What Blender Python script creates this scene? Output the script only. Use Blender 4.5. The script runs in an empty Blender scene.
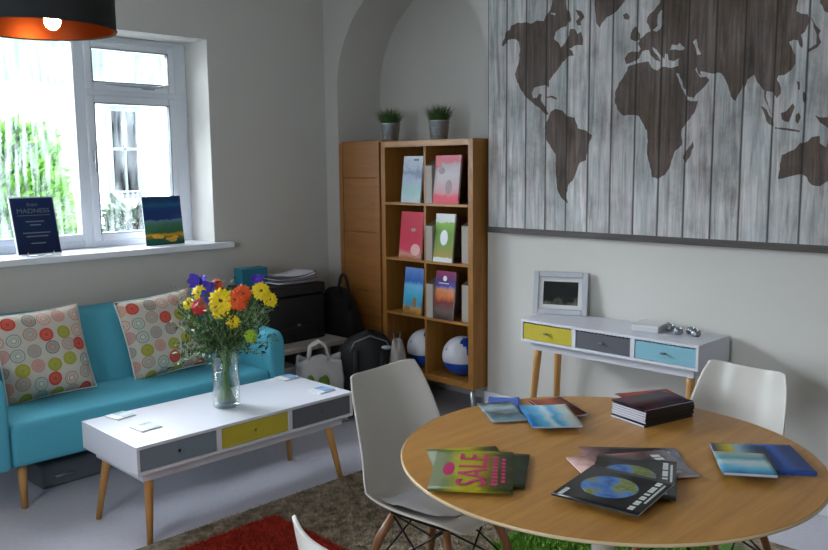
import bpy, bmesh, math, random
from mathutils import Vector, Matrix, Quaternion
R_ = math.radians
random.seed(7)
scn = bpy.context.scene
col = scn.collection

# ---------------------------------------------------------------- camera
yaw, pitch, roll, FPX, CAM_H = .7854, .1304, -.0097, 828.5, 1.575
fw = Vector((math.cos(yaw)*math.cos(pitch), math.sin(yaw)*math.cos(pitch), -math.sin(pitch)))
rt = Vector((math.sin(yaw), -math.cos(yaw), 0)); up = rt.cross(fw)
r2 = rt*math.cos(roll)+up*math.sin(roll); u2 = -rt*math.sin(roll)+up*math.cos(roll)
cd = bpy.data.cameras.new('camera'); cam = bpy.data.objects.new('camera', cd); col.objects.link(cam)
cd.sensor_width = 36; cd.lens = FPX/828*36; cd.clip_start = .05
m = Matrix((r2, u2, -fw)).transposed().to_4x4(); m.translation = Vector((0, 0, CAM_H))
cam.matrix_world = m
scn.camera = cam

# ---------------------------------------------------------------- light and exposure
SUNGLOW = 27.0
SKY, EXPO = 17.0, 0.55
w = bpy.data.worlds.new('overcast'); scn.world = w; w.use_nodes = True
bg = w.node_tree.nodes['Background']; bg.inputs[0].default_value = (.80, .90, 1, 1); bg.inputs[1].default_value = SKY
nt_ = w.node_tree                                    # overcast sky, brighter round the veiled sun beyond the window
tc_ = nt_.nodes.new('ShaderNodeTexCoord'); dp_ = nt_.nodes.new('ShaderNodeVectorMath'); dp_.operation = 'DOT_PRODUCT'
sd_ = Vector((-.56, .78, .42)).normalized(); dp_.inputs[1].default_value = sd_; nt_.links.new(tc_.outputs['Generated'], dp_.inputs[0])
def wmath(op, a, b):
    n = nt_.nodes.new('ShaderNodeMath'); n.operation = op
    for k, v in ((0, a), (1, b)):
        if isinstance(v, (int, float)): n.inputs[k].default_value = v
        else: nt_.links.new(v, n.inputs[k])
    return n.outputs[0]
nt_.links.new(wmath('ADD', wmath('MULTIPLY', wmath('POWER', wmath('MAXIMUM', dp_.outputs['Value'], 0.0), 5.0), SUNGLOW), SKY), bg.inputs[1])
scn.view_settings.view_transform = 'Standard'; scn.view_settings.look = 'None'
scn.view_settings.gamma = 1; scn.view_settings.use_curve_mapping = False
scn.view_settings.exposure = EXPO
def portal(x, y, z, sx, sy, rot):
    l = bpy.data.lights.new('window_daylight', 'AREA'); l.shape = 'RECTANGLE'; l.size = sx; l.size_y = sy
    l.cycles.is_portal = True
    o = bpy.data.objects.new('window_daylight', l); col.objects.link(o); o.location = (x, y, z); o.rotation_euler = rot
portal(1.66, 5.16, 1.74, 2.5, 1.34, (R_(-90), 0, 0))
portal(-1.36, 1.5, 1.65, 1.0, .8, (0, R_(-90), 0))  # sky portal at the unseen window added for fill light

# ---------------------------------------------------------------- materials
def L(c):
    if isinstance(c, str): c = [int(c[i:i+2], 16)/255 for i in (0, 2, 4)]
    return tuple((x/12.92 if x <= .04045 else ((x+.055)/1.055)**2.4) for x in c[:3]) + (1,)
class NT:
    def __init__(s, name):
        s.m = bpy.data.materials.new(name); s.m.use_nodes = True; s.t = s.m.node_tree
        s.b = s.t.nodes['Principled BSDF']; s.out = s.t.nodes['Material Output']
    def n(s, typ, **k):
        o = s.t.nodes.new(typ)
        for a, v in k.items():
            if a[0] == 'i' and a[1:].isdigit(): o.inputs[int(a[1:])].default_value = v
            else: setattr(o, a, v)
        return o
    def l(s, a, b, ai=0): s.t.links.new(a.outputs[ai] if not hasattr(a, 'is_linked') else a, b)
    def coord(s, scale=(1, 1, 1), rot=(0, 0, 0), loc=(0, 0, 0)):
        tc = s.n('ShaderNodeTexCoord'); mp = s.n('ShaderNodeMapping')
        s.t.links.new(tc.outputs['Object'], mp.inputs[0])
        mp.inputs[1].default_value = loc; mp.inputs[2].default_value = rot; mp.inputs[3].default_value = scale
        return mp.outputs[0]
    def noise(s, vec, scale, detail=3, rough=.5, dist=0):
        o = s.n('ShaderNodeTexNoise'); s.t.links.new(vec, o.inputs['Vector'])
        o.inputs['Scale'].default_value = scale; o.inputs['Detail'].default_value = detail
        o.inputs['Roughness'].default_value = rough; o.inputs['Distortion'].default_value = dist
        return o.outputs['Fac']
    def ramp(s, fac, stops, mode='LINEAR'):
        o = s.n('ShaderNodeValToRGB'); s.t.links.new(fac, o.inputs[0]); cr = o.color_ramp; cr.interpolation = mode
        while len(cr.elements) < len(stops): cr.elements.new(1)
        for e, (p, c) in zip(cr.elements, stops): e.position = p; e.color = L(c) if not isinstance(c, float) else (c, c, c, 1)
        return o.outputs[0]
    def mix(s, f, a, b, mode='MIX'):
        o = s.n('ShaderNodeMixRGB', blend_type=mode)
        for k, v in ((0, f), (1, a), (2, b)):
            if hasattr(v, 'is_linked'): s.t.links.new(v, o.inputs[k])
            else: o.inputs[k].default_value = v
        return o.outputs[0]
    def math(s, op, a, b=0.0):
        o = s.n('ShaderNodeMath', operation=op)
        for k, v in ((0, a), (1, b)):
            if hasattr(v, 'is_linked'): s.t.links.new(v, o.inputs[k])
            else: o.inputs[k].default_value = v
        return o.outputs[0]
    def bump(s, h, st=.3, d=.01):
        o = s.n('ShaderNodeBump'); s.t.links.new(h, o.inputs['Height']); o.inputs['Strength'].default_value = st; o.inputs['Distance'].default_value = d
        s.t.links.new(o.outputs[0], s.b.inputs['Normal'])
    def col(s, c):
        if hasattr(c, 'is_linked'): s.t.links.new(c, s.b.inputs['Base Color'])
        else: s.b.inputs['Base Color'].default_value = c
    def set(s, **k):
        for a, v in k.items(): s.b.inputs[a.replace('_', ' ')].default_value = v
        return s
def plain(name, c, rough=.5, var=.06, vs=6, bump=0, bs=60, metal=0, stretch=(1, 1, 1), **k):
    t = NT(name); v = t.coord(stretch); c = L(c)
    t.col(t.mix(t.math('MULTIPLY', t.noise(v, vs), 1.0), tuple(x*(1-var) for x in c[:3])+(1,), tuple(min(1, x*(1+var)) for x in c[:3])+(1,)))
    t.set(Roughness=rough, Metallic=metal, **k)
    if bump: t.bump(t.noise(v, bs, 2), bump, .003)
    return t.m
def wood(name, dark, light, axis=0, rough=.45, scale=6, fine=.5):
    t = NT(name); st = [14, 14, 14]; st[axis] = 1
    v = t.coord(tuple(st)); n1 = t.noise(v, scale*.25, 4, .6, 1.2); n2 = t.noise(v, scale*2, 2)
    t.col(t.ramp(t.math('ADD', t.math('MULTIPLY', n1, 1-fine*.5), t.math('MULTIPLY', n2, fine*.5)), [(.3, dark), (.7, light)]))
    t.set(Roughness=rough); t.bump(n2, .08, .002)
    return t.m
def cover(name, stops, axis=1, lo=-.15, hi=.15, amount=.12, nscale=14, rough=.3, seed=0):
    """printed picture: bands of colour across one local axis, broken up by noise"""
    t = NT(name); tc = t.n('ShaderNodeTexCoord'); sp = t.n('ShaderNodeSeparateXYZ'); t.t.links.new(tc.outputs['Object'], sp.inputs[0])
    mp = t.n('ShaderNodeMapping'); t.t.links.new(tc.outputs['Object'], mp.inputs[0]); mp.inputs[1].default_value = (seed, seed*.7, 0)
    f = t.math('DIVIDE', t.math('SUBTRACT', sp.outputs[axis], lo), hi-lo)
    f = t.math('ADD', f, t.math('MULTIPLY', t.math('SUBTRACT', t.noise(mp.outputs[0], nscale, 4, .6), .5), amount*2.5))
    t.col(t.ramp(f, stops)); t.set(Roughness=max(rough, .45)); t.b.inputs['Specular IOR Level'].default_value = .25
    return t.m
M = {}
M['wall'] = plain('painted_plaster', 'c9c6bf', .85, .02, 3, .12, 90)
M['ceil'] = plain('ceiling_paint', 'dcdbd8', .9, .02)
M['carpet'] = plain('grey_carpet', 'c6c3cc', .95, .10, 40, .6, 220)
M['gloss'] = plain('white_gloss_paint', 'e4e6ea', .35, .01)
M['upvc'] = plain('white_window_plastic', 'dde2e8', .3, .01)
M['lacquer'] = plain('white_lacquer', 'cdcdd4', .3, .01)
M['blackmetal'] = plain('black_metal', '14120f', .45, .1, metal=.6)
M['steel'] = plain('brushed_steel', 'a8adb0', .35, .1, 30, metal=.9, stretch=(1, 1, 8))
M['zinc'] = plain('galvanised_zinc', 'b4bdc2', .38, .18, 22, metal=.85)
M['grey'] = plain('grey_plastic', '62666a', .5)
M['dgrey'] = plain('dark_plastic', '141516', .4)
M['nylon'] = plain('black_nylon', '08080a', .75, .2, 30, .4, 150)
M['white'] = plain('white_paper', 'd9d8d6', .6, .03)
M['leg'] = wood('beech_leg', 'a8763f', 'cf9a58', 2, .4)
M['chairleg'] = wood('brown_chair_leg', '6b4224', '8d5c35', 2, .4)
M['pine'] = wood('pine_boards', '7f4f1e', '986228', 1, .45, 6, .5)
M['oakv'] = wood('oak_veneer_upright', '84551f', 'a87434', 2, .4)
M['oakh'] = wood('oak_veneer_shelf', '8a5b26', 'b07c3c', 1, .4)
M['oakdark'] = wood('oak_veneer_back', '7a5126', '93642f', 2, .5)
M['table'] = wood('oak_table_top', 'a87434', 'c8924a', 0, .32, 5, .6)
M['edge'] = plain('pale_table_edge', 'cdb58d', .4, .04)
M['shell'] = plain('white_chair_shell', 'c9c4bc', .3, .01)
M['pad'] = plain('pale_seat_pad', 'c9c8cc', .5, .03)
M['teal'] = plain('teal_upholstery', '4fa8bd', .8, .07, 60, .5, 420)
M['teald'] = plain('teal_button', '2c7f8c', .8, .07)
M['mustard'] = plain('mustard_drawer', 'b5a52c', .45, .03)
M['slate'] = plain('slate_grey_drawer', '6d7a84', .45, .03)
M['charcoal'] = plain('charcoal_drawer', '57585f', .45, .03)
M['sky'] = plain('dusty_blue_drawer', '7fb0bf', .45, .03)
M['shadegold'] = plain('gold_shade_lining', '5e280c', .36, .1, 10, metal=.85)
M['shadeblack'] = plain('black_shade_fabric', '121313', .85, .1, 90, .3, 300)

# ---------------------------------------------------------------- mesh helpers
class MB:
    def __init__(s): s.bm = bmesh.new()
    def box(s, x0, x1, y0, y1, z0, z1, mat=None):
        r = bmesh.ops.create_cube(s.bm, size=1)['verts']
        for v in r: v.co = Vector(((x0+x1)/2+v.co.x*(x1-x0), (y0+y1)/2+v.co.y*(y1-y0), (z0+z1)/2+v.co.z*(z1-z0)))
        if mat is not None:
            for v in r: v.co = mat @ v.co
        return s
    def tube(s, pts, rad, n=12, caps=True):
        pts = [Vector(p) for p in pts]; rad = rad if isinstance(rad, (list, tuple)) else [rad]*len(pts); rings = []; ref = None
        for i, p in enumerate(pts):
            d = (pts[min(i+1, len(pts)-1)]-pts[max(i-1, 0)]).normalized()
            if ref is None: ref = Vector((0, 0, 1)) if abs(d.z) < .9 else Vector((1, 0, 0))
            a = (ref - d*ref.dot(d)).normalized(); b = d.cross(a); ref = a
            rings.append([s.bm.verts.new(p+a*math.cos(2*math.pi*k/n)*rad[i]+b*math.sin(2*math.pi*k/n)*rad[i]) for k in range(n)])
        for A, B in zip(rings, rings[1:]):
            for k in range(n): s.bm.faces.new((A[k], A[(k+1) % n], B[(k+1) % n], B[k]))
        if caps: s.bm.faces.new(rings[0][::-1]); s.bm.faces.new(rings[-1])
        return s
    def lathe(s, prof, n=32, cx=0, cy=0, closed=False):
        rings = []
        for r, z in prof:
            if r < 1e-5: rings.append([s.bm.verts.new((cx, cy, z))])
            else: rings.append([s.bm.verts.new((cx+r*math.cos(2*math.pi*k/n), cy+r*math.sin(2*math.pi*k/n), z)) for k in range(n)])
        prs = list(zip(rings, rings[1:])) + ([(rings[-1], rings[0])] if closed else [])
        for A, B in prs:
            for k in range(n):
                if len(A) == 1 and len(B) == 1: continue
                if len(A) == 1: s.bm.faces.new((A[0], B[(k+1) % n], B[k]))
                elif len(B) == 1: s.bm.faces.new((A[k], A[(k+1) % n], B[0]))
                else: s.bm.faces.new((A[k], A[(k+1) % n], B[(k+1) % n], B[k]))
        return s
    def prism(s, poly, z0, z1, f=lambda x, y, z: (x, y, z)):
        a = [s.bm.verts.new(f(x, y, z0)) for x, y in poly]; b = [s.bm.verts.new(f(x, y, z1)) for x, y in poly]; n = len(poly)
        s.bm.faces.new(a[::-1]); s.bm.faces.new(b)
        for i in range(n): s.bm.faces.new((a[i], a[(i+1) % n], b[(i+1) % n], b[i]))
        return s
    def face(s, pts): s.bm.faces.new([s.bm.verts.new(p) for p in pts]); return s
    def grid(s, f, nu, nv, closed_u=False):
        V = [[s.bm.verts.new(f(i/nu, j/nv)) for i in range(nu if closed_u else nu+1)] for j in range(nv+1)]
        c = len(V[0])
        for j in range(nv):
            for i in range(nu): s.bm.faces.new((V[j][i], V[j][(i+1) % c], V[j+1][(i+1) % c], V[j+1][i]))
        return s
    def ball(s, c, r, seg=16, sc=(1, 1, 1)):
        q = bmesh.ops.create_uvsphere(s.bm, u_segments=seg, v_segments=max(6, seg*2//3), radius=1)['verts']
        for v in q: v.co = Vector((c[0]+v.co.x*r*sc[0], c[1]+v.co.y*r*sc[1], c[2]+v.co.z*r*sc[2]))
        return s
    def build(s, name, mat, parent=None, smooth=False, bevel=0, seg=2, loc=None, rot=None, subsurf=0, solid=0, keepn=False, angle=40):
        if not keepn: bmesh.ops.recalc_face_normals(s.bm, faces=s.bm.faces)
        me = bpy.data.meshes.new(name); s.bm.to_mesh(me); s.bm.free()
        o = bpy.data.objects.new(name, me); col.objects.link(o)
        for mm in (mat if isinstance(mat, list) else [mat]): me.materials.append(M[mm] if isinstance(mm, str) else mm)
        if smooth:
            for p in me.polygons: p.use_smooth = True
        if parent: o.parent = parent
        if loc: o.location = loc
        if rot: o.rotation_euler = rot
        if solid: md = o.modifiers.new('solid', 'SOLIDIFY'); md.thickness = solid; md.offset = 0
        if subsurf: md = o.modifiers.new('sub', 'SUBSURF'); md.levels = subsurf; md.render_levels = subsurf
        if bevel: md = o.modifiers.new('bev', 'BEVEL'); md.width = bevel; md.segments = seg; md.limit_method = 'ANGLE'; md.angle_limit = R_(angle); md.harden_normals = False
        return o
def tag(o, label=None, cat=None, group=None, kind=None):
    if label: o['label'] = label
    if cat: o['category'] = cat
    if group: o['group'] = group
    if kind: o['kind'] = kind
    return o
def root(name, loc, rz=0, label=None, cat=None, group=None, kind=None):
    o = bpy.data.objects.new(name, None); col.objects.link(o); o.location = loc; o.rotation_euler = (0, 0, rz); o.empty_display_size = .1
    return tag(o, label, cat, group, kind)
def kids(o): return [c for c in bpy.data.objects if c.parent == o]
def copy_tree(o, parent=None, loc=None, rz=None, label=None, group=None):
    c = o.copy(); col.objects.link(c)
    if parent: c.parent = parent
    if loc is not None: c.location = loc
    if rz is not None: c.rotation_euler = (0, 0, rz)
    if label: c['label'] = label
    if group: c['group'] = group
    for ch in kids(o): copy_tree(ch, c)
    return c
def text(body, size, mat, parent, loc, rot=(0, 0, 0), name='lettering', ex=.0004, align='CENTER', sx=1):
    cu = bpy.data.curves.new(name, 'FONT'); cu.body = body; cu.size = size; cu.align_x = align; cu.align_y = 'CENTER'; cu.extrude = ex
    t = bpy.data.objects.new(name, cu); col.objects.link(t)
    bpy.context.view_layer.update(); dg = bpy.context.evaluated_depsgraph_get()
    me = bpy.data.meshes.new_from_object(t.evaluated_get(dg)); bpy.data.objects.remove(t); bpy.data.curves.remove(cu)
    o = bpy.data.objects.new(name, me); col.objects.link(o); o.parent = parent; o.location = loc; o.rotation_euler = rot; o.scale = (sx, 1, 1)
    me.materials.clear(); me.materials.append(M[mat] if isinstance(mat, str) else mat)
    return o

# ================================================================ SETTING
XR, YL, XN, YN, H = 3.818, 4.70, -1.30, -1.20, 2.95      # map wall, window wall, the two walls behind the camera, ceiling
tag(MB().box(XN-.1, 4.4, YN-.1, YL+.45, -.1, 0).build('floor', 'carpet'), kind='structure')
tag(MB().box(XN-.1, 4.4, YN-.1, YL+.45, H, H+.1).build('ceiling', 'ceil'), kind='structure')
AY0, AY1, ZC, AX = 3.188, 4.561, 2.11, 4.225
AR = (AY1-AY0)/2; AC = (AY0+AY1)/2
b = MB(); arc = [(AC+AR*math.cos(math.pi*k/40), ZC+AR*math.sin(math.pi*k/40)) for k in range(41)]   # from AY1 to AY0
b.face([(XR, AY1, 0), (XR, YL+.45, 0), (XR, YL+.45, H), (XR, AY1, H)])
b.face([(XR, YN-.1, 0), (XR, AY0, 0), (XR, AY0, H), (XR, YN-.1, H)])
for (a0, z0), (a1, z1) in zip(arc, arc[1:]):
    b.face([(XR, a0, z0), (XR, a0, H), (XR, a1, H), (XR, a1, z1)])
prof = [(AY1, 0)] + arc + [(AY0, 0)]
for (a0, z0), (a1, z1) in zip(prof, prof[1:]): b.face([(XR, a0, z0), (XR, a1, z1), (AX, a1, z1), (AX, a0, z0)])
b.face([(AX, AY0-.1, 0), (AX, AY1+.1, 0), (AX, AY1+.1, H), (AX, AY0-.1, H)])
bmesh.ops.remove_doubles(b.bm, verts=b.bm.verts, dist=1e-4)
tag(b.build('wall_right', 'wall'), kind='structure')
# window wall with its deep reveal
WX0, WX1, WZ0, WZ1, WY = .45, 2.875, 1.10, 2.378, 5.10
b = MB(); b.box(XN-.1, WX0, YL, WY, 0, H).box(WX1, XR+.4, YL, WY, 0, H).box(WX0, WX1, YL, WY, 0, WZ0-.03).box(WX0, WX1, YL, WY, WZ1, H)
tag(b.build('wall_left', 'wall'), kind='structure')
tag(MB().box(XN-.1, XR+.4, YN-.1, YN, 0, H).build('wall_back', 'wall'), kind='structure')
b = MB(); y0, y1, z0, z1 = 1.1, 1.9, 1.15, 2.15  # opening in the unseen wall, added and sized to let in fill light
b.box(XN-.12, XN, YN-.1, y0, 0, H).box(XN-.12, XN, y1, WY, 0, H).box(XN-.12, XN, y0, y1, 0, z0).box(XN-.12, XN, y0, y1, z1, H)
tag(b.build('wall_near', 'wall'), kind='structure')
w2 = root('unseen_fill_window', (XN-.06, 1.5, 1.65), kind='structure')  # unseen window, added to raise the fill light in the room
b = MB(); b.box(-.03, .03, -.40, .40, -.50, -.45).box(-.03, .03, -.40, .40, .45, .50).box(-.03, .03, -.40, -.35, -.45, .45).box(-.03, .03, .35, .40, -.45, .45)
b.build('window_frame', 'upvc', w2, bevel=.006)
tag(MB().box(XR-.024, XR-.001, YN, AY0+.022, 0, .205).box(XR-.024, XR+.14, AY0+.001, AY0+.024, 0, .205).build('baseboard_right', 'gloss', bevel=.006), kind='structure')
tag(MB().box(XN, XR, YL-.02, YL-.001, 0, .18).build('baseboard_left', 'gloss', bevel=.005), kind='structure')
tag(MB().box(WX0-.1, 2.985, 4.635, YL-.0005, 1.062, 1.10).box(WX0, WX1, YL-.0005, WY, 1.071, 1.10).build('trim_1', 'gloss', bevel=.005), kind='structure')

# window: frame, casement, top vent, panes
def glass_mat():
    t = NT('misted_window_glass'); nt = t.t; nt.nodes.remove(t.b)
    tr = t.n('ShaderNodeBsdfTransparent'); gl = t.n('ShaderNodeBsdfGlossy'); gl.inputs['Roughness'].default_value = .03
    df = t.n('ShaderNodeBsdfTranslucent'); df.inputs[0].default_value = (.82, .88, .92, 1)
    fr = t.n('ShaderNodeFresnel'); fr.inputs[0].default_value = 1.45
    v = t.coord((16, 16, 1.6)); a = t.noise(v, 2.2, 5, .7); v2 = t.coord((1, 1, 1)); c_ = t.noise(v2, 3, 3)
    f = t.math('MULTIPLY', t.ramp(a, [(.42, 0.0), (.72, .14)]), t.ramp(c_, [(.35, .25), (.65, 1.0)]))
    m1 = t.n('ShaderNodeMixShader'); nt.links.new(f, m1.inputs[0]); nt.links.new(tr.outputs[0], m1.inputs[1]); nt.links.new(df.outputs[0], m1.inputs[2])
    m2 = t.n('ShaderNodeMixShader'); nt.links.new(t.math('MULTIPLY', fr.outputs[0], .8), m2.inputs[0]); nt.links.new(m1.outputs[0], m2.inputs[1]); nt.links.new(gl.outputs[0], m2.inputs[2])
    nt.links.new(m2.outputs[0], t.out.inputs[0]); return t.m
M['pane'] = glass_mat()
FY = 4.97
w1 = root('window_1', (0, FY, 0), kind='structure')
def rect_frame(b, x0, x1, z0, z1, t, y0, y1, tb=None, tt=None, tr=None, tl=None):
    tb = tb or t; tt = tt or t; tr = tr or t; tl = tl or t
    b.box(x0, x0+tl, y0, y1, z0, z1).box(x1-tr, x1, y0, y1, z0, z1).box(x0+tl, x1-tr, y0, y1, z0, z0+tb).box(x0+tl, x1-tr, y0, y1, z1-tt, z1)
b = MB(); rect_frame(b, WX0, WX1, WZ0, WZ1, .045, 0, .09, tr=.095)
b.box(2.138, 2.20, -.005, .09, WZ0, WZ1).box(1.10, 1.16, -.005, .09, WZ0, WZ1).box(2.20, WX1, -.003, .09, 2.015, 2.06).build('window_frame', 'upvc', w1, bevel=.006)
def sash(x0, x1, z0, z1, t):
    q = MB(); rect_frame(q, x0, x1, z0, z1, t, -.018, .06); f = q.build('window_sash', 'upvc', w1, bevel=.008)
    q = MB(); rect_frame(q, x0+t-.004, x1-t+.004, z0+t-.004, z1-t+.004, .005, -.021, .02); q.build('glazing_gasket', 'grey', f)
    MB().box(x0+t, x1-t, .018, .022, z0+t, z1-t).build('glass_pane', 'pane', w1)
    return f
cs = sash(2.193, 2.785, 1.135, 2.022, .05)
b = MB(); b.box(2.212, 2.232, -.035, -.018, 1.62, 1.69).box(2.214, 2.23, -.052, -.035, 1.56, 1.70); b.build('window_handle', 'steel', cs, bevel=.003)
vs = sash(2.193, 2.785, 2.055, 2.345, .048)
b = MB(); b.tube([(2.32, -.04, 2.085), (2.60, -.045, 2.078), (2.68, -.05, 2.09)], .006).box(2.55, 2.63, -.04, -.018, 2.068, 2.088); b.build('window_stay', 'steel', vs)
MB().box(1.155, 2.143, .03, .034, 1.14, 2.335).build('glass_pane', 'pane', w1)
q = MB(); rect_frame(q, 1.158, 2.14, 1.142, 2.336, .014, -.008, .03, tb=.045, tl=.04); q.build('glazing_bead', 'upvc', w1, bevel=.006)
sash(.49, 1.105, 1.135, 2.345, .05)

# ---------------------------------------------------------------- outside the window
tag(MB().box(-8, 16, WY+.01, 20, .3, .6).build('ground', plain('wet_paving', '8f9290', .6, .2, 4)), kind='structure')
nb = root('neighbouring_house', (3.1, 9.6, .6), label='white rendered house with a slate roof seen through the window', cat='house')
wm = plain('white_render', 'd4d8da', .8, .02)
MB().box(-.0, 7, 0, .3, 0, 1.95).build('wall', wm, nb)
MB().box(-8, -.0, 1.5, 1.8, 0, 1.7).build('wall', wm, nb)
b = MB(); b.prism([(-.25, 1.9), (3.2, 3.5), (3.3, 3.4), (-.15, 1.8)], -10, 8, lambda x, y, z: (z, x, y))
t = NT('mossy_slate'); v = t.coord((1, 1, 1)); t.col(t.mix(t.ramp(t.noise(v, 2.5, 5, .7), [(.4, 0.0), (.62, 1.0)]), L('252b36'), L('2c331e'))); t.set(Roughness=.9); t.b.inputs['Specular IOR Level'].default_value = .1
b.build('roof', t.m, nb)
MB().box(-10, 8, -.33, -.22, 1.78, 1.9).build('gutter', plain('pale_gutter', '8a9096', .5), nb)
f = MB(); f.box(1.12, 1.19, -.03, .02, .62, 1.72).box(1.49, 1.56, -.03, .02, .62, 1.72).box(1.19, 1.49, -.03, .02, 1.66, 1.72).box(1.19, 1.49, -.03, .02, .62, .68).box(1.325, 1.355, -.03, .02, .68, 1.66).box(1.19, 1.49, -.03, .02, 1.2, 1.23)
f = f.build('window', plain('grey_window_frame', '3c4442', .6), nb, loc=(.24, 0, 0))
MB().box(1.19, 1.49, .0, .005, .68, 1.66).build('pane', plain('dim_pane', '5c6862', .2), f)
b = MB()
for k in range(9): b.box(1.08+k*.065, 1.095+k*.065, -.15, -.135, .50, .72)
b.box(1.05, 1.63, -.16, -.13, .70, .72).box(1.05, 1.63, -.16, -.0, .48, .50); b.build('window_rail', 'grey', nb, loc=(.24, 0, 0))
rl = root('garden_railing', (2.4, 8.0, .6), label='dark metal railing crossing in front of the white house', cat='railing')
b = MB(); b.box(0, 3.4, -.015, .015, .60, .64).box(0, 3.4, -.015, .015, .18, .21)
b.build('rail', 'grey', rl)
b = MB()
for k in range(29): b.box(k*.12, k*.12+.018, -.008, .008, 0.0, .6)
b.build('balusters', 'grey', rl)
def leaves(b, n, fn, size, ratio=.45):
    for _ in range(n):
        p, d = fn(); d = Vector(d).normalized(); a = d.orthogonal().normalized(); a.rotate(Quaternion(d, random.uniform(0, 6.28)))
        s = size*random.uniform(.6, 1.3); p = Vector(p); nn = d.cross(a)*s*.12
        b.face([p, p+d*s*.45+a*s*ratio*.5+nn, p+d*s, p+d*s*.45-a*s*ratio*.5+nn])
def shrub(name, loc, rx, ry, h, n, mat, label):
    r = root(name, loc, label=label, cat='shrub'); b = MB()
    def fn():
        a = random.uniform(0, 6.28); t = random.random(); rr = math.sqrt(random.uniform(.45, 1))*(1-.35*t)
        return (rx*rr*math.cos(a), ry*rr*math.sin(a), h*(.05+.95*t*random.uniform(.8, 1.05))), (math.cos(a)*.6, math.sin(a)*.6, random.uniform(-.1, 1))
    leaves(b, n, fn, .15, .55); b.build('foliage', mat, r, keepn=True)
    b = MB()
    for k in range(7):
        a = k*.9; b.tube([(.06*math.cos(a), .06*math.sin(a), 0), (rx*.3*math.cos(a), ry*.3*math.sin(a), h*.5), (rx*.5*math.cos(a), ry*.5*math.sin(a), h*.85)], [.02, .014, .006], 6)
    b.build('stem', 'chairleg', r)
gm = plain('bright_green_leaf', '4a7a1c', .5, .35, 5); gm2 = plain('dark_green_leaf', '33452c', .5, .3, 5)
shrub('garden_shrub', (2.34, 7.0, .6), .58, .38, 1.30, 8000, gm, 'bright green bamboo-like shrub outside the window, behind the framed dark notice')
shrub('garden_bush', (1.0, 7.4, .6), .7, .4, 1.2, 2200, gm, 'green bush outside, at the far left of the window')
shrub('potted_hedge', (3.62, 7.3, .6), .25, .22, .62, 900, gm2, 'low dark green bush outside below the railing')

# ================================================================ FURNITURE
# ---- sofa
so = root('sofa', (1.985, 3.87, 0), label='teal two-seater sofa with buttoned back under the window', cat='sofa')
def soft(o_, lv=2): return o_
b = MB(); b.box(-.715, .715, 0, .56, .216, .425); b.build('seat', 'teal', so, smooth=True, bevel=.03, seg=4)
b = MB(); b.grid(lambda u, v: ((u-.5)*1.52, .46+.17*v+(.0 if v < .97 else .02)-.02*math.sin(math.pi*v), .40+.415*v+(.006*math.sin(3*math.pi*u))), 48, 24)
bm = b.bm
for vtx in bm.verts:
    for bx in (-.52, -.20, .16, .50):
        d2 = (vtx.co.x-bx)**2+((vtx.co.z-.655))**2; vtx.co.y += .012*math.exp(-d2/.0012)
    for sx in (-.36, 0, .36): vtx.co.y += .006*math.exp(-(vtx.co.x-sx)**2/.0001)
e = bmesh.ops.extrude_face_region(bm, geom=bm.faces[:])
for v_ in e['geom']:
    if isinstance(v_, bmesh.types.BMVert): v_.co.y += .10 if v_.co.z > .5 else .12
bk = b.build('backrest', 'teal', so, smooth=True, bevel=.02, seg=3, angle=50)
for bx in (-.52, -.20, .16, .50): MB().ball((bx, .545, .655), .011, 10, (1, .5, 1)).build('button', 'teald', bk, smooth=True)
for s in (-1, 1):
    b = MB(); prof = []
    for (y, z) in [(-.012, .216), (-.012, .56)] + [(.05-.062*math.cos(a), .56+.078*math.sin(a)) for a in [k*math.pi/16 for k in range(1, 8)]] + [(.06, .64), (.30, .655), (.68, .67), (.72, .66), (.72, .216)]: prof.append((y, z))
    x0 = .717 if s > 0 else -.815
    b.prism(prof, x0, x0+.098, lambda y, z, x: (x, y, z)); b.build('armrest', 'teal', so, smooth=True, bevel=.022, seg=4)
for x, y in ((-.655, .06), (.655, .06), (-.655, .64), (.655, .64)):
    b = MB(); b.tube([(x, y, .23), (x*1.0, y, 0)], [.023, .014], 16); b.build('leg', 'leg', so, smooth=True)

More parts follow.
